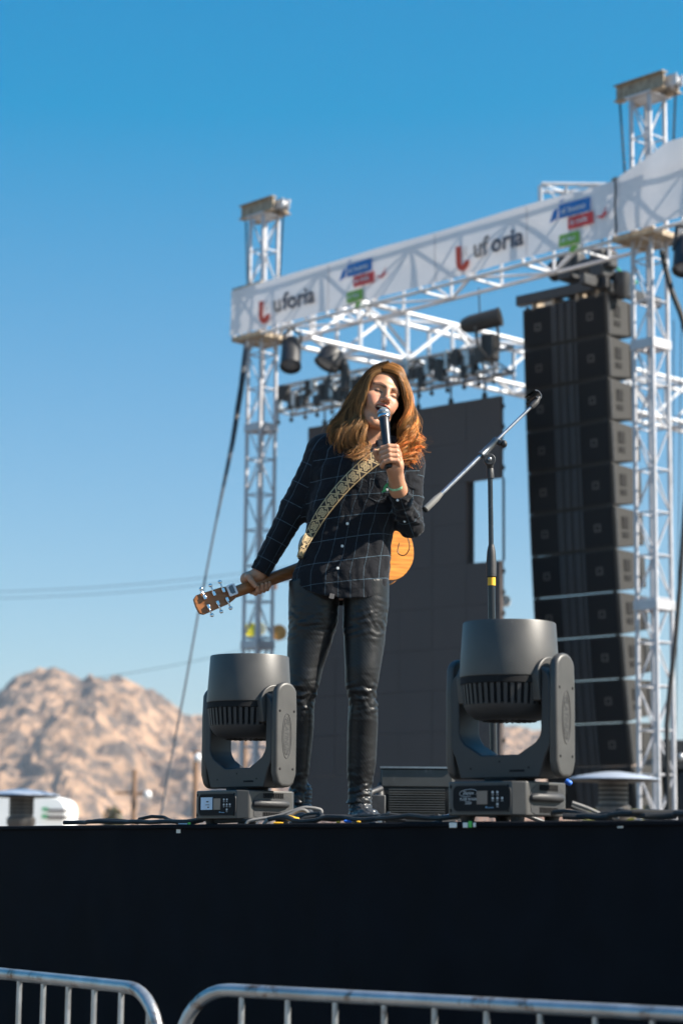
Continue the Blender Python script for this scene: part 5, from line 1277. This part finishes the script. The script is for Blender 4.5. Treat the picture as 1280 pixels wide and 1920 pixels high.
# wristband
wc = LE + (LW - LE) * 1.06; ax = (LW - LE) / np.linalg.norm(LW - LE); Qx = Vector(ax).to_track_quat('Z', 'Y').to_matrix()
bnd = MB().lathe([(.0325, -.005), (.0345, -.005), (.0340, .005), (.0320, .005), (.0325, -.005)], Vector(wc), 28, Qx)
M_BAND = mat('mint_fabric', (.30, .62, .38), .7, 0, .5, 160)
wb = ob('wristband', bnd, M_BAND, person)
e_ = Vector(wc) + Vector((-.033, -.012, -.002))
ob('band_tail', MB().tube([e_, e_ + Vector((-.010, -.008, -.014)), e_ + Vector((-.014, -.006, -.030))], .006, 6, flat=.25).tube([e_ + Vector((-.004, 0, -.024)), e_ + Vector((-.022, 0, -.032))], .003, 6), mat('green_band_tail', (.05, .35, .14), .7), wb, local=False)

# ---- collar, placket, buttons, pocket, hem tag
from mathutils.bvhtree import BVHTree
_bv = BVHTree.FromPolygons([Vector(q) for q in SHV.tolist()], SHF.tolist())
def on_shirt(px, py, out=.0):
    """front of the shirt at a photo position"""
    h = _bv.ray_cast(CAM, (W(px, py, Y0) - CAM).normalized(), 20)[0]
    return (h if h is not None and h.y < Y0 + .1 else W(px, py, Y0 - .10)) + Vector((0, -out, 0))
M_COL = M_SHD
col1 = MB()
nk0 = Vector(Wn(694, 838, -.005))
rows = []
for k, (rr, dz) in enumerate(((.060, -.006), (.061, .018), (.066, .030), (.074, .020), (.082, -.004))):
    row = []
    for i in range(29):
        a = R(-90 + 18 + (360 - 36) * i / 28); fr = max(0, -math.sin(a)); row.append(nk0 + Vector((rr * 1.02 * math.cos(a), rr * math.sin(a) * .95 - (.018 * k / 4 * fr), dz - .030 * fr - (.030 * fr if k == 4 else 0) + .012)))
    rows.append(row)
ob('collar', MB().grid(rows), M_COL, person, angle=None, solid=.002)
pk = MB(); pl1, pl2 = [], []
for k in range(24):
    t_ = k / 23; px = 690 + (621 - 690) * t_ - 3 * math.sin(math.pi * t_); py = 850 + (1122 - 850) * t_
    c = on_shirt(px, py, .001); pl1.append(on_shirt(px - 7, py, .0022)); pl2.append(on_shirt(px + 8, py, .0022))
pk.grid([[pl1[k], pl1[k] * .5 + pl2[k] * .5 + Vector((0, -.0012, 0)), pl2[k]] for k in range(24)])
bt_m = mat('pearl_button', (.70, .70, .68), .3)
for px, py, r_ in ((674, 846 + 10, .0052), (651, 982, .0056), (641.5, 1024, .0056), (633, 1065.5, .0056), (725, 918.5, .0052), (745, 938, .0052), (758, 978, .0046), (673.5, 828 + 0, .004)):
    if (px, py) == (673.5, 828): continue
    c = on_shirt(px, py, .003)
    ob('button', MB().lathe([(0, 0), (r_ * .6, .0005), (r_, .0), (r_ * .95, -.0018), (0, -.002)], c, 14, Matrix.Rotation(R(90), 3, 'X')), bt_m, person)
tg = on_shirt(622, 1118, .004); ob('hem_tag', MB().box(tg, (.018, .002, .019), Matrix.Rotation(R(12), 3, 'Y')), mat('grey_label', (.17, .15, .14), .7), person)
pkt = MB(); pc = [(694, 898), (725, 902), (722, 934), (706, 940), (691, 932)]
q = [on_shirt(x, y, .0012) for x, y in pc]
pr_ = MB().tube(q + [q[0]], .0009, 4)
ob('pocket_stitching', pr_, mat('faded_thread', (.10, .12, .14), .8), person)

# ---- hair
G = [
 [(713, 695, -.098), (696, 706, -.112), (685, 733, -.108), (680, 768, -.105), (677, 800, -.115), (686, 832, -.130), (672, 860, -.135)],
 [(716, 690, -.075), (690, 700, -.085), (673, 735, -.070), (665, 773, -.070), (658, 808, -.095), (664, 838, -.125), (654, 857, -.130)],
 [(722, 685, -.045), (690, 697, -.035), (668, 731, -.025), (653, 768, -.025), (638, 798, -.045), (640, 826, -.090), (648, 852, -.105)],
 [(728, 682, -.005), (698, 689, .010), (664, 728, .030), (645, 766, .040), (627, 795, .020), (620, 814, -.020), (634, 838, -.055)],
 [(730, 682, .035), (706, 689, .065), (671, 733, .100), (651, 772, .110), (635, 798, .095), (634, 818, .085), (644, 838, .075)],
 [(732, 684, .070), (710, 698, .120), (688, 740, .150), (678, 782, .155), (668, 812, .145), (670, 832, .135), (668, 848, .125)],
 [(734, 684, .075), (735, 699, .130), (733, 742, .160), (730, 790, .165), (735, 822, .150), (742, 844, .140), (746, 858, .130)],
 [(734, 683, .045), (751, 693, .090), (762, 740, .120), (772, 788, .120), (777, 820, .105), (776, 840, .095), (765, 858, .080)],
 [(732, 682, .015), (753, 692, .030), (766, 735, .040), (777, 780, .045), (781, 812, .025), (785, 834, .000), (770, 850, -.010)],
 [(728, 684, -.025), (750, 694, -.040), (763, 730, -.035), (773, 773, -.040), (775, 808, -.055), (784, 832, -.085), (768, 856, -.095)],
 [(722, 688, -.050), (750, 697, -.060), (766, 730, -.050), (771, 770, -.045), (768, 806, -.065), (774, 836, -.085), (762, 868, -.095)],
 [(716, 693, -.085), (746, 702, -.085), (761, 736, -.070), (764, 771, -.060), (759, 806, -.070), (752, 835, -.090), (757, 874, -.100)],
]
GW = np.array([[W(x, y, Y0 + d) for x, y, d in g_] for g_ in G])
def cr(pts, m):
    """resample a guide smoothly"""
    n_ = len(pts); out = []
    for i in range(m):
        t_ = i / (m - 1) * (n_ - 1); k = min(int(t_), n_ - 2); t_ -= k; p0, p1, p2, p3 = pts[max(k - 1, 0)], pts[k], pts[k + 1], pts[min(k + 2, n_ - 1)]
        out.append(.5 * ((2 * p1) + (p2 - p0) * t_ + (2 * p0 - 5 * p1 + 4 * p2 - p3) * t_ ** 2 + (3 * p1 - p0 - 3 * p2 + p3) * t_ ** 3))
    return np.array(out)
NS = 26
GR = np.array([cr(g_, NS) for g_ in GW])
hc3 = HC + np.array([0, .02, 0.0])
def interp_guide(u):
    k = min(int(u), len(GR) - 2); t_ = u - k
    p0, p1, p2, p3 = GR[max(k - 1, 0)], GR[k], GR[k + 1], GR[min(k + 2, len(GR) - 1)]
    return .5 * ((2 * p1) + (p2 - p0) * t_ + (2 * p0 - 5 * p1 + 4 * p2 - p3) * t_ ** 2 + (3 * p1 - p0 - 3 * p2 + p3) * t_ ** 3)
axis_c = GR.mean(0)                                        # centre line of the whole mane, station by station
M_HAIR = bpy.data.materials.new('brown_hair'); M_HAIR.use_nodes = True; n = M_HAIR.node_tree.nodes; l = M_HAIR.node_tree.links; p = n['Principled BSDF']
at = n.new('ShaderNodeAttribute'); at.attribute_name = 'strand'; l.new(at.outputs['Color'], p.inputs['Base Color']); p.inputs['Roughness'].default_value = .38; p.inputs['Specular IOR Level'].default_value = .45
tr_ = n.new('ShaderNodeBsdfTranslucent'); l.new(at.outputs['Color'], tr_.inputs[0]); ms_ = n.new('ShaderNodeMixShader'); ms_.inputs[0].default_value = .40; l.new(p.outputs[0], ms_.inputs[1]); l.new(tr_.outputs[0], ms_.inputs[2]); l.new(ms_.outputs[0], n['Material Output'].inputs[0])
rs_ = np.random.RandomState(12); SV, SF, SCc = [], [], []; base_n = 0
tt_ = np.linspace(0, 1, NS)
locks = []
NL = 330
for li in range(NL):
    u = rs_.rand() * (len(GR) - 1); locks.append((u, 2.2 * math.sin(u * 2.1) + rs_.uniform(-.7, .7), rs_.uniform(4.8, 6.0), rs_.uniform(.015, .030), rs_.rand(), rs_.uniform(-.014, .010), rs_.uniform(.80, 1.06)))
def strand(path, rad, c, taper=True):
    global base_n
    m = len(path); tg = np.gradient(path, axis=0); tg /= np.linalg.norm(tg, axis=1)[:, None] + 1e-9
    e = np.cross(tg, np.array([.3, .9, .2])); e /= np.linalg.norm(e, axis=1)[:, None] + 1e-9; f = np.cross(tg, e); rr = rad * (np.clip(1.15 - tt_[:m] ** 3, .15, 1) if taper else 1)
    ring = [path + (e * math.cos(a) + f * math.sin(a)) * np.reshape(rr, (-1, 1)) for a in (0, 2.094, 4.189)]
    SV.append(np.stack(ring, 1).reshape(-1, 3)); i = np.arange(m - 1)[:, None] * 3; q = []
    for k in range(3): q.append(np.concatenate([i + k, i + (k + 1) % 3, i + 3 + (k + 1) % 3, i + 3 + k], 1))
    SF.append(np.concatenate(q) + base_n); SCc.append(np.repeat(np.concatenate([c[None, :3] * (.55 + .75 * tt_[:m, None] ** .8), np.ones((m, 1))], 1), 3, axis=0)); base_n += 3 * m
for li, (u, ph, fq, am, tone, rad_off, ln) in enumerate(locks):
    g0 = interp_guide(u); ax0 = axis_c
    out = g0 - ax0; on = np.linalg.norm(out, axis=1)[:, None]; out = out / (on + 1e-6)
    tang = np.gradient(g0, axis=0); tang /= np.linalg.norm(tang, axis=1)[:, None]; side = np.cross(tang, out)
    grow = np.clip((tt_ - .25) / .75, 0, 1)[:, None]
    wave = (np.sin(fq * 3.3 * tt_ ** 1.3 + ph)[:, None] * side + np.cos(fq * 3.3 * tt_ ** 1.3 + ph)[:, None] * out * .8) * am * grow ** .7 * (.55 + .9 * tt_[:, None])
    base = g0 + out * (rad_off * grow + rs_.uniform(-.012, .0) * grow) + wave
    front_edge = u < .35 or u > len(GR) - 1.35
    k = 24
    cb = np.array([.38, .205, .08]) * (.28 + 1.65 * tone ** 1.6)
    if u > 7: cb = cb * np.array([1.55, 1.36, 1.0])  # right side: gold of the sunlight put into the strand colour
    spread = .0043
    for s_ in range(k):
        a, b = rs_.normal(size=2) * spread; a2, b2 = rs_.normal(size=2) * spread * .9
        mixw = np.clip(tt_, 0, 1)[:, None]
        off = side * (a * (1 - mixw * .35) + a2 * mixw * .6) + out * np.minimum(0.004, (b * (.35 + .4 * mixw)))
        pth = base + off
        if rs_.rand() < .11: pth = pth + side * (rs_.normal() * .020 * tt_[:, None] ** 2) + out * (abs(rs_.normal()) * .018 * tt_[:, None] ** 2)
        L_ = ln * rs_.uniform(.88, 1.04); idx_ = np.clip(tt_ * L_ * (NS - 1), 0, NS - 1); i0 = np.floor(idx_).astype(int); i1 = np.minimum(i0 + 1, NS - 1); fr_c = (idx_ - i0)[:, None]; pth = pth[i0] * (1 - fr_c) + pth[i1] * fr_c
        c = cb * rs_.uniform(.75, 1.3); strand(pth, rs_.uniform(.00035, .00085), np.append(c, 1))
SV = np.concatenate(SV); SF = np.concatenate(SF); SCc = np.concatenate(SCc)
# inner mass so the mane is not see-through
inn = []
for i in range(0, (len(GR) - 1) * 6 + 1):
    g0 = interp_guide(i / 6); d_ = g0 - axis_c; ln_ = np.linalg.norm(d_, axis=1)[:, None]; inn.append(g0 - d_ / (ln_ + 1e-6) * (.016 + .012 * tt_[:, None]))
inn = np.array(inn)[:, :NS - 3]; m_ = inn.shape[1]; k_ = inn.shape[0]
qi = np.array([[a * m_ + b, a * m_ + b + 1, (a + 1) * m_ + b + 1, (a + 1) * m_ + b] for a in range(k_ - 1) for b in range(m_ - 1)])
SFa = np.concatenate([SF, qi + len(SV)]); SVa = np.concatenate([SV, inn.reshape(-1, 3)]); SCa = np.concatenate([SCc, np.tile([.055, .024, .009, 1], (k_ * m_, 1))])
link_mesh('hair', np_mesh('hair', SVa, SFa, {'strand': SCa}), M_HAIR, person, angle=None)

# ---------------------------------------------------------------- microphone
mic = thing('hand_microphone', 'black wireless hand microphone with silver grey grille held to the singer mouth', 'microphone', Vector(ME))
Qm = Vector(mz).to_track_quat('Z', 'Y').to_matrix(); mo = Vector(ME)
mlen = float(np.linalg.norm(ME - MG))
ob('handle', MB().lathe([(0, -.004), (.0135, -.004), (.0155, 0), (.0160, .03), (.0175, mlen * .60), (.0190, mlen * .80), (.0195, mlen - .022), (.0185, mlen - .018), (0, mlen - .018)], mo, 32, Qm), mat('semi_gloss_black', (.010, .012, .018), .38, 0, .1, 20), mic)
ob('collar_ring', MB().lathe([(.0200, mlen - .019), (.0245, mlen - .016), (.0250, mlen - .012), (.0240, mlen - .008), (.02, mlen - .008)], mo, 32, Qm), M_CHR, mic)
gc_ = mo + Vector(mz) * (mlen + .004); gm = mat('steel_mesh_grille', (.20, .24, .27), .6, .25, .15, 200, bump=.8, bs=500)
ob('grille', MB().lathe([(0, .0245), (.009, .0232), (.017, .0182), (.0228, .010), (.0250, .001), (.0250, -.003), (.0235, -.009), (.021, -.013)], gc_, 32, Qm), gm, mic)
ob('grille_band', MB().lathe([(.0252, -.002), (.0258, -.001), (.0258, .003), (.0252, .004)], gc_, 32, Qm), M_STEEL, mic)
ob('battery_cap', MB().lathe([(0, -.006), (.0115, -.006), (.0125, -.0035), (.0125, -.003)], mo, 20, Qm), M_HOLE, mic)

# ---------------------------------------------------------------- guitar
gt_ = thing('acoustic_guitar', 'honey coloured acoustic guitar slung across the singer back with a patterned strap', 'guitar', Vector(gp(0, 0, 0)))
def gv(a, b, c): return Vector(gp(a, b, c))
out = []
ctrl = [(-.224, 0), (-.220, .07), (-.190, .135), (-.130, .176), (-.075, .180), (-.015, .150), (.035, .118), (.08, .116), (.13, .132), (.175, .126), (.208, .09), (.222, .04), (.224, 0)]
cc_ = cr(np.array([(a, b, 0) for a, b in ctrl]), 40); outline = [(a, b) for a, b, _ in cc_] + [(a, -b) for a, b, _ in cc_[::-1][1:-1]]
M_HONEY = mat('honey_wood', (.56, .20, .010), .30, 0, .30, 9, stretch=(1, 1, 12), coat=.4, spec=.5)
M_MAHO = mat('mahogany', (.30, .115, .038), .30, 0, .25, 10, stretch=(1, 1, 8), coat=.08, spec=.3)
M_SIDE = mat('dark_mahogany', (.11, .040, .018), .25, 0, .2, 10, coat=.5)
TH = .050
gA, gB_, gN = Vector(ga), Vector(gw), Vector(gn)
ob('rear_plate', MB().prism(outline, gv(0, 0, -TH), gA, gB_, gN * .004), M_HONEY, gt_, bevel=.0015)
ob('side_band', MB().prism([(a * .992, b * .99) for a, b in outline], gv(0, 0, -TH + .004), gA, gB_, gN * (2 * TH - .008)), M_SIDE, gt_)
ob('soundboard', MB().prism(outline, gv(0, 0, TH - .004), gA, gB_, gN * .004), M_HONEY, gt_, bevel=.0015)
ob('soundhole', MB().lathe([(0, 0), (.045, 0), (.048, .0005)], gv(.06, 0, TH + .0008), 28, Matrix((gA, gB_, gN)).transposed()), M_HOLE, gt_)
ob('bridge', MB().prism([(-.02, -.08), (.012, -.08), (.014, .08), (-.02, .08)], gv(-.10, 0, TH), gA, gB_, gN * .008), M_HOLE, gt_)
nk_end = best + .085; hs0 = gL - .165
rows = []
for i in range(14):
    a = .20 + (hs0 + .008 - .20) * i / 13; wd = .028 - .006 * (i / 13); dp = .026 - .008 * (i / 13) + (.022 * max(0, 1 - i / 2.0)); row = []
    for k in range(13):
        q = math.pi * k / 12; row.append(gv(a, wd * math.cos(q), .020 - dp * 1.35 * math.sin(q)))
    rows.append(row)
ob('neck', MB().grid(rows).add([rows[0][0], rows[0][-1], rows[-1][-1], rows[-1][0]], [(0, 1, 2, 3)]), M_MAHO, gt_, angle=60)
ob('fretboard', MB().prism([(.12, -.028), (hs0, -.022), (hs0, .022), (.12, .028)], gv(0, 0, .020), gA, gB_, gN * .007), M_HOLE, gt_)
tb0 = gN * math.sin(R(8)); gA2 = (gA + gN * .12).normalized()
hst = [(0, -.022), (.020, -.030), (.045, -.036), (.150, -.041), (.165, -.030), (.168, -.0), (.165, .030), (.150, .041), (.045, .036), (.020, .030), (0, .022)]
hq = gv(hs0 - .004, 0, .006)
ob('headstock', MB().prism(hst, hq, gA2, gB_, gN * .015), M_MAHO, gt_, bevel=.002)
for s_ in (-1, 1):
    for i in range(3):
        q = hq + gA2 * (.045 + i * .040) + gB_ * (s_ * .020) - gN * .003
        tn_ = ob('tuner', MB().box(q - gN * .004, (.012, .010, .018), Matrix((gA2, gN, gB_)).transposed()).bar(q - gN * .004, q - gN * .004 + gB_ * (s_ * .028), .0035, 8), M_CHR, gt_, bevel=.0015)
        ob('button', MB().ell(q - gN * .004 + gB_ * (s_ * .036), (.0085, .0045, .0075), 14, Matrix((gA2, gN, gB_)).transposed()), M_CHR, tn_)
        ob('string_post', MB().bar(q + gN * .015, q + gN * .035, .003, 8), M_CHR, tn_)
for i in range(6):
    y = -.018 + i * .0072
    ob('string', MB().bar(gv(-.10, y * 1.2, TH + .010), gv(hs0, y, .031), .0005, 4).bar(gv(hs0, y, .031), hq + gA2 * (.045 + (i % 3) * .040) + gB_ * (.02 if i > 2 else -.02) + gN * .03, .0005, 4), M_STEEL, gt_)
# clip-on tuner at the nut
tq = hq + gA2 * .016 + gB_ * .010 - gN * .012
ct = tag(ob('clip_tuner', MB().prism([(-.014 + .005 * math.cos(R(a)), -.020 + .005 * math.sin(R(a))) for a in range(180, 271, 30)] + [(.012 + .005 * math.cos(R(a)), -.020 + .005 * math.sin(R(a))) for a in range(270, 361, 30)] + [(.012 + .005 * math.cos(R(a)), .016 + .005 * math.sin(R(a))) for a in range(0, 91, 30)] + [(-.014 + .005 * math.cos(R(a)), .016 + .005 * math.sin(R(a))) for a in range(90, 181, 30)], tq, gA2, gB_, -gN * .008).bar(tq, tq + gN * .03 + gB_ * .02, .005, 8), mat('white_plastic', (.75, .76, .80), .3), bevel=.002), 'small white clip-on tuner with a dark screen on the guitar headstock', 'tuner')
ct_s = ob('screen', MB().prism([(-.009, -.018), (.004, -.018), (.010, -.012), (.010, .010), (.004, .016), (-.009, .016)], tq - gN * .0085, gA2, gB_, -gN * .001), M_LENSD, ct)
# strap: from the neck side low at his right hip, over the chest to his left shoulder
sp_ = [(561, 1046), (570, 1022), (583, 998), (600, 968), (622, 938), (648, 908), (676, 881), (700, 862), (722, 850), (742, 846)]
ctr = []
spn = cr(np.array([(x, y, 0) for x, y in sp_]), 46)
ls, rs2 = [], []
for i in range(46):
    x, y = spn[i][:2]; a, b = spn[max(i - 1, 0)][:2], spn[min(i + 1, 45)][:2]; d = np.array(b) - np.array(a); d /= np.linalg.norm(d); nx_, ny_ = -d[1], d[0]
    hwid = np.interp(i / 45, [0, .12, .35, .7, 1], [5, 7.5, 11, 13.5, 13.5])
    ctr.append((x, y, nx_, ny_, hwid))
rows = []; uvr = []; acc = 0; prev = None
depths = np.array([[min(on_shirt(x + nx_ * hwid * k, y + ny_ * hwid * k, 0).y, Y0 - .02) for k in (-1, -.5, 0, .5, 1)] for x, y, nx_, ny_, hwid in ctr])
depths = np.minimum(depths, depths.min(1)[:, None] + .012)
sm_ = depths.copy()
for _ in range(3): sm_[1:-1] = (sm_[:-2] + sm_[1:-1] * 2 + sm_[2:]) / 4
sm_ = np.minimum(sm_, depths + .002)
for i, (x, y, nx_, ny_, hwid) in enumerate(ctr):
    row = [W(x + nx_ * hwid * k, y + ny_ * hwid * k, float(sm_[i][j]) - .0045) for j, k in enumerate((-1, -.5, 0, .5, 1))]
    if prev is not None: acc += (row[2] - prev).length
    prev = row[2]; rows.append(row); uvr.append([(acc, k, 0) for k in (-1, -.5, 0, .5, 1)])
me_s = np_mesh('strap', np.array([[tuple(p) for p in r] for r in rows]).reshape(-1, 3), np.array([(i * 5 + j, i * 5 + j + 1, (i + 1) * 5 + j + 1, (i + 1) * 5 + j) for i in range(45) for j in range(4)]), {'weave': np.array(uvr).reshape(-1, 3)})
def strap_mat():
    m = bpy.data.materials.new('woven_strap'); m.use_nodes = True; n = m.node_tree.nodes; l = m.node_tree.links; p = n['Principled BSDF']; p.inputs['Roughness'].default_value = .75
    at = n.new('ShaderNodeAttribute'); at.attribute_name = 'weave'; sp = n.new('ShaderNodeSeparateXYZ'); l.new(at.outputs['Vector'], sp.inputs[0])
    def M_(op, a, b=None, c=None):
        q = n.new('ShaderNodeMath'); q.operation = op
        for i, v in enumerate((a, b, c)):
            if v is None: continue
            if hasattr(v, 'links') or hasattr(v, 'is_linked'): l.new(v, q.inputs[i])
            else: q.inputs[i].default_value = v
        return q.outputs[0]
    u, v = sp.outputs[0], sp.outputs[1]
    av = M_('ABSOLUTE', v)
    per = .062
    pu = M_('PINGPONG', M_('ADD', u, 1.0), per / 2)          # 0 .. per/2
    x = M_('DIVIDE', pu, per / 2)                            # 0 .. 1
    # crossing bands
    c1 = M_('LESS_THAN', M_('ABSOLUTE', M_('SUBTRACT', av, M_('MULTIPLY', x, 1.6))), .15)
    # heart and scroll rings
    def ring(cx, cy, r0, wd):
        dx = M_('MULTIPLY', M_('SUBTRACT', x, cx), 1.15); dy = M_('SUBTRACT', av, cy); rr = M_('SQRT', M_('ADD', M_('MULTIPLY', dx, dx), M_('MULTIPLY', dy, dy)))
        return M_('LESS_THAN', M_('ABSOLUTE', M_('SUBTRACT', rr, r0)), wd)
    r1 = ring(.80, .34, .25, .085); r2 = ring(.80, .34, .04, .08); r3 = ring(.30, .0, .10, .07)
    edge = M_('GREATER_THAN', av, .86); edge2 = M_('LESS_THAN', M_('ABSOLUTE', M_('SUBTRACT', av, .80)), .04)
    tot = M_('MAXIMUM', M_('MAXIMUM', c1, r1), M_('MAXIMUM', r2, M_('MAXIMUM', r3, edge)))
    mc = n.new('ShaderNodeMixRGB'); mc.inputs[1].default_value = (.018, .012, .010, 1); mc.inputs[2].default_value = (.52, .38, .20, 1); l.new(tot, mc.inputs[0]); l.new(mc.outputs[0], p.inputs['Base Color']); return m
link_mesh('strap', me_s, strap_mat(), gt_, angle=None, solid=.003)
# strap running behind, and the output cable loop at the lower bout
ob('strap_end', MB().tube([Vector(rows[0][2]) + Vector((0, .0, 0)), gv(.20, .02, -.05), gv(.22, -.0, -.02)], .007, 6), mat('strap_leather', (.03, .02, .015), .6), gt_)
lp = [W(x, y, Y0 + .17 + z) for x, y, z in ((748, 988, 0), (757, 996, -.02), (765, 1012, -.03), (767, 1028, -.03), (760, 1040, -.02), (751, 1041, -.01), (745, 1034, 0), (748, 1018, 0))]
ob('cable_loop', MB().tube([Vector(q) for q in cr(np.array([tuple(q) for q in lp]), 30)], .0022, 6), mat('thin_black_cable', (.05, .035, .03), .5), gt_)
# ---------------------------------------------------------------- air: thin haze between here and the hills
hz = MB().box((0, 1100, 74), (2400, 2700, 150))
mh = bpy.data.materials.new('haze'); mh.use_nodes = True; n = mh.node_tree.nodes; l = mh.node_tree.links
n.remove(n['Principled BSDF']); pv = n.new('ShaderNodeVolumePrincipled'); pv.inputs['Color'].default_value = (.80, .87, 1, 1); pv.inputs['Density'].default_value = .00016; pv.inputs['Anisotropy'].default_value = .2
l.new(pv.outputs[0], n['Material Output'].inputs['Volume'])
hzo = ob('haze', hz, mh, smooth=False, local=True); hzo['kind'] = 'stuff'
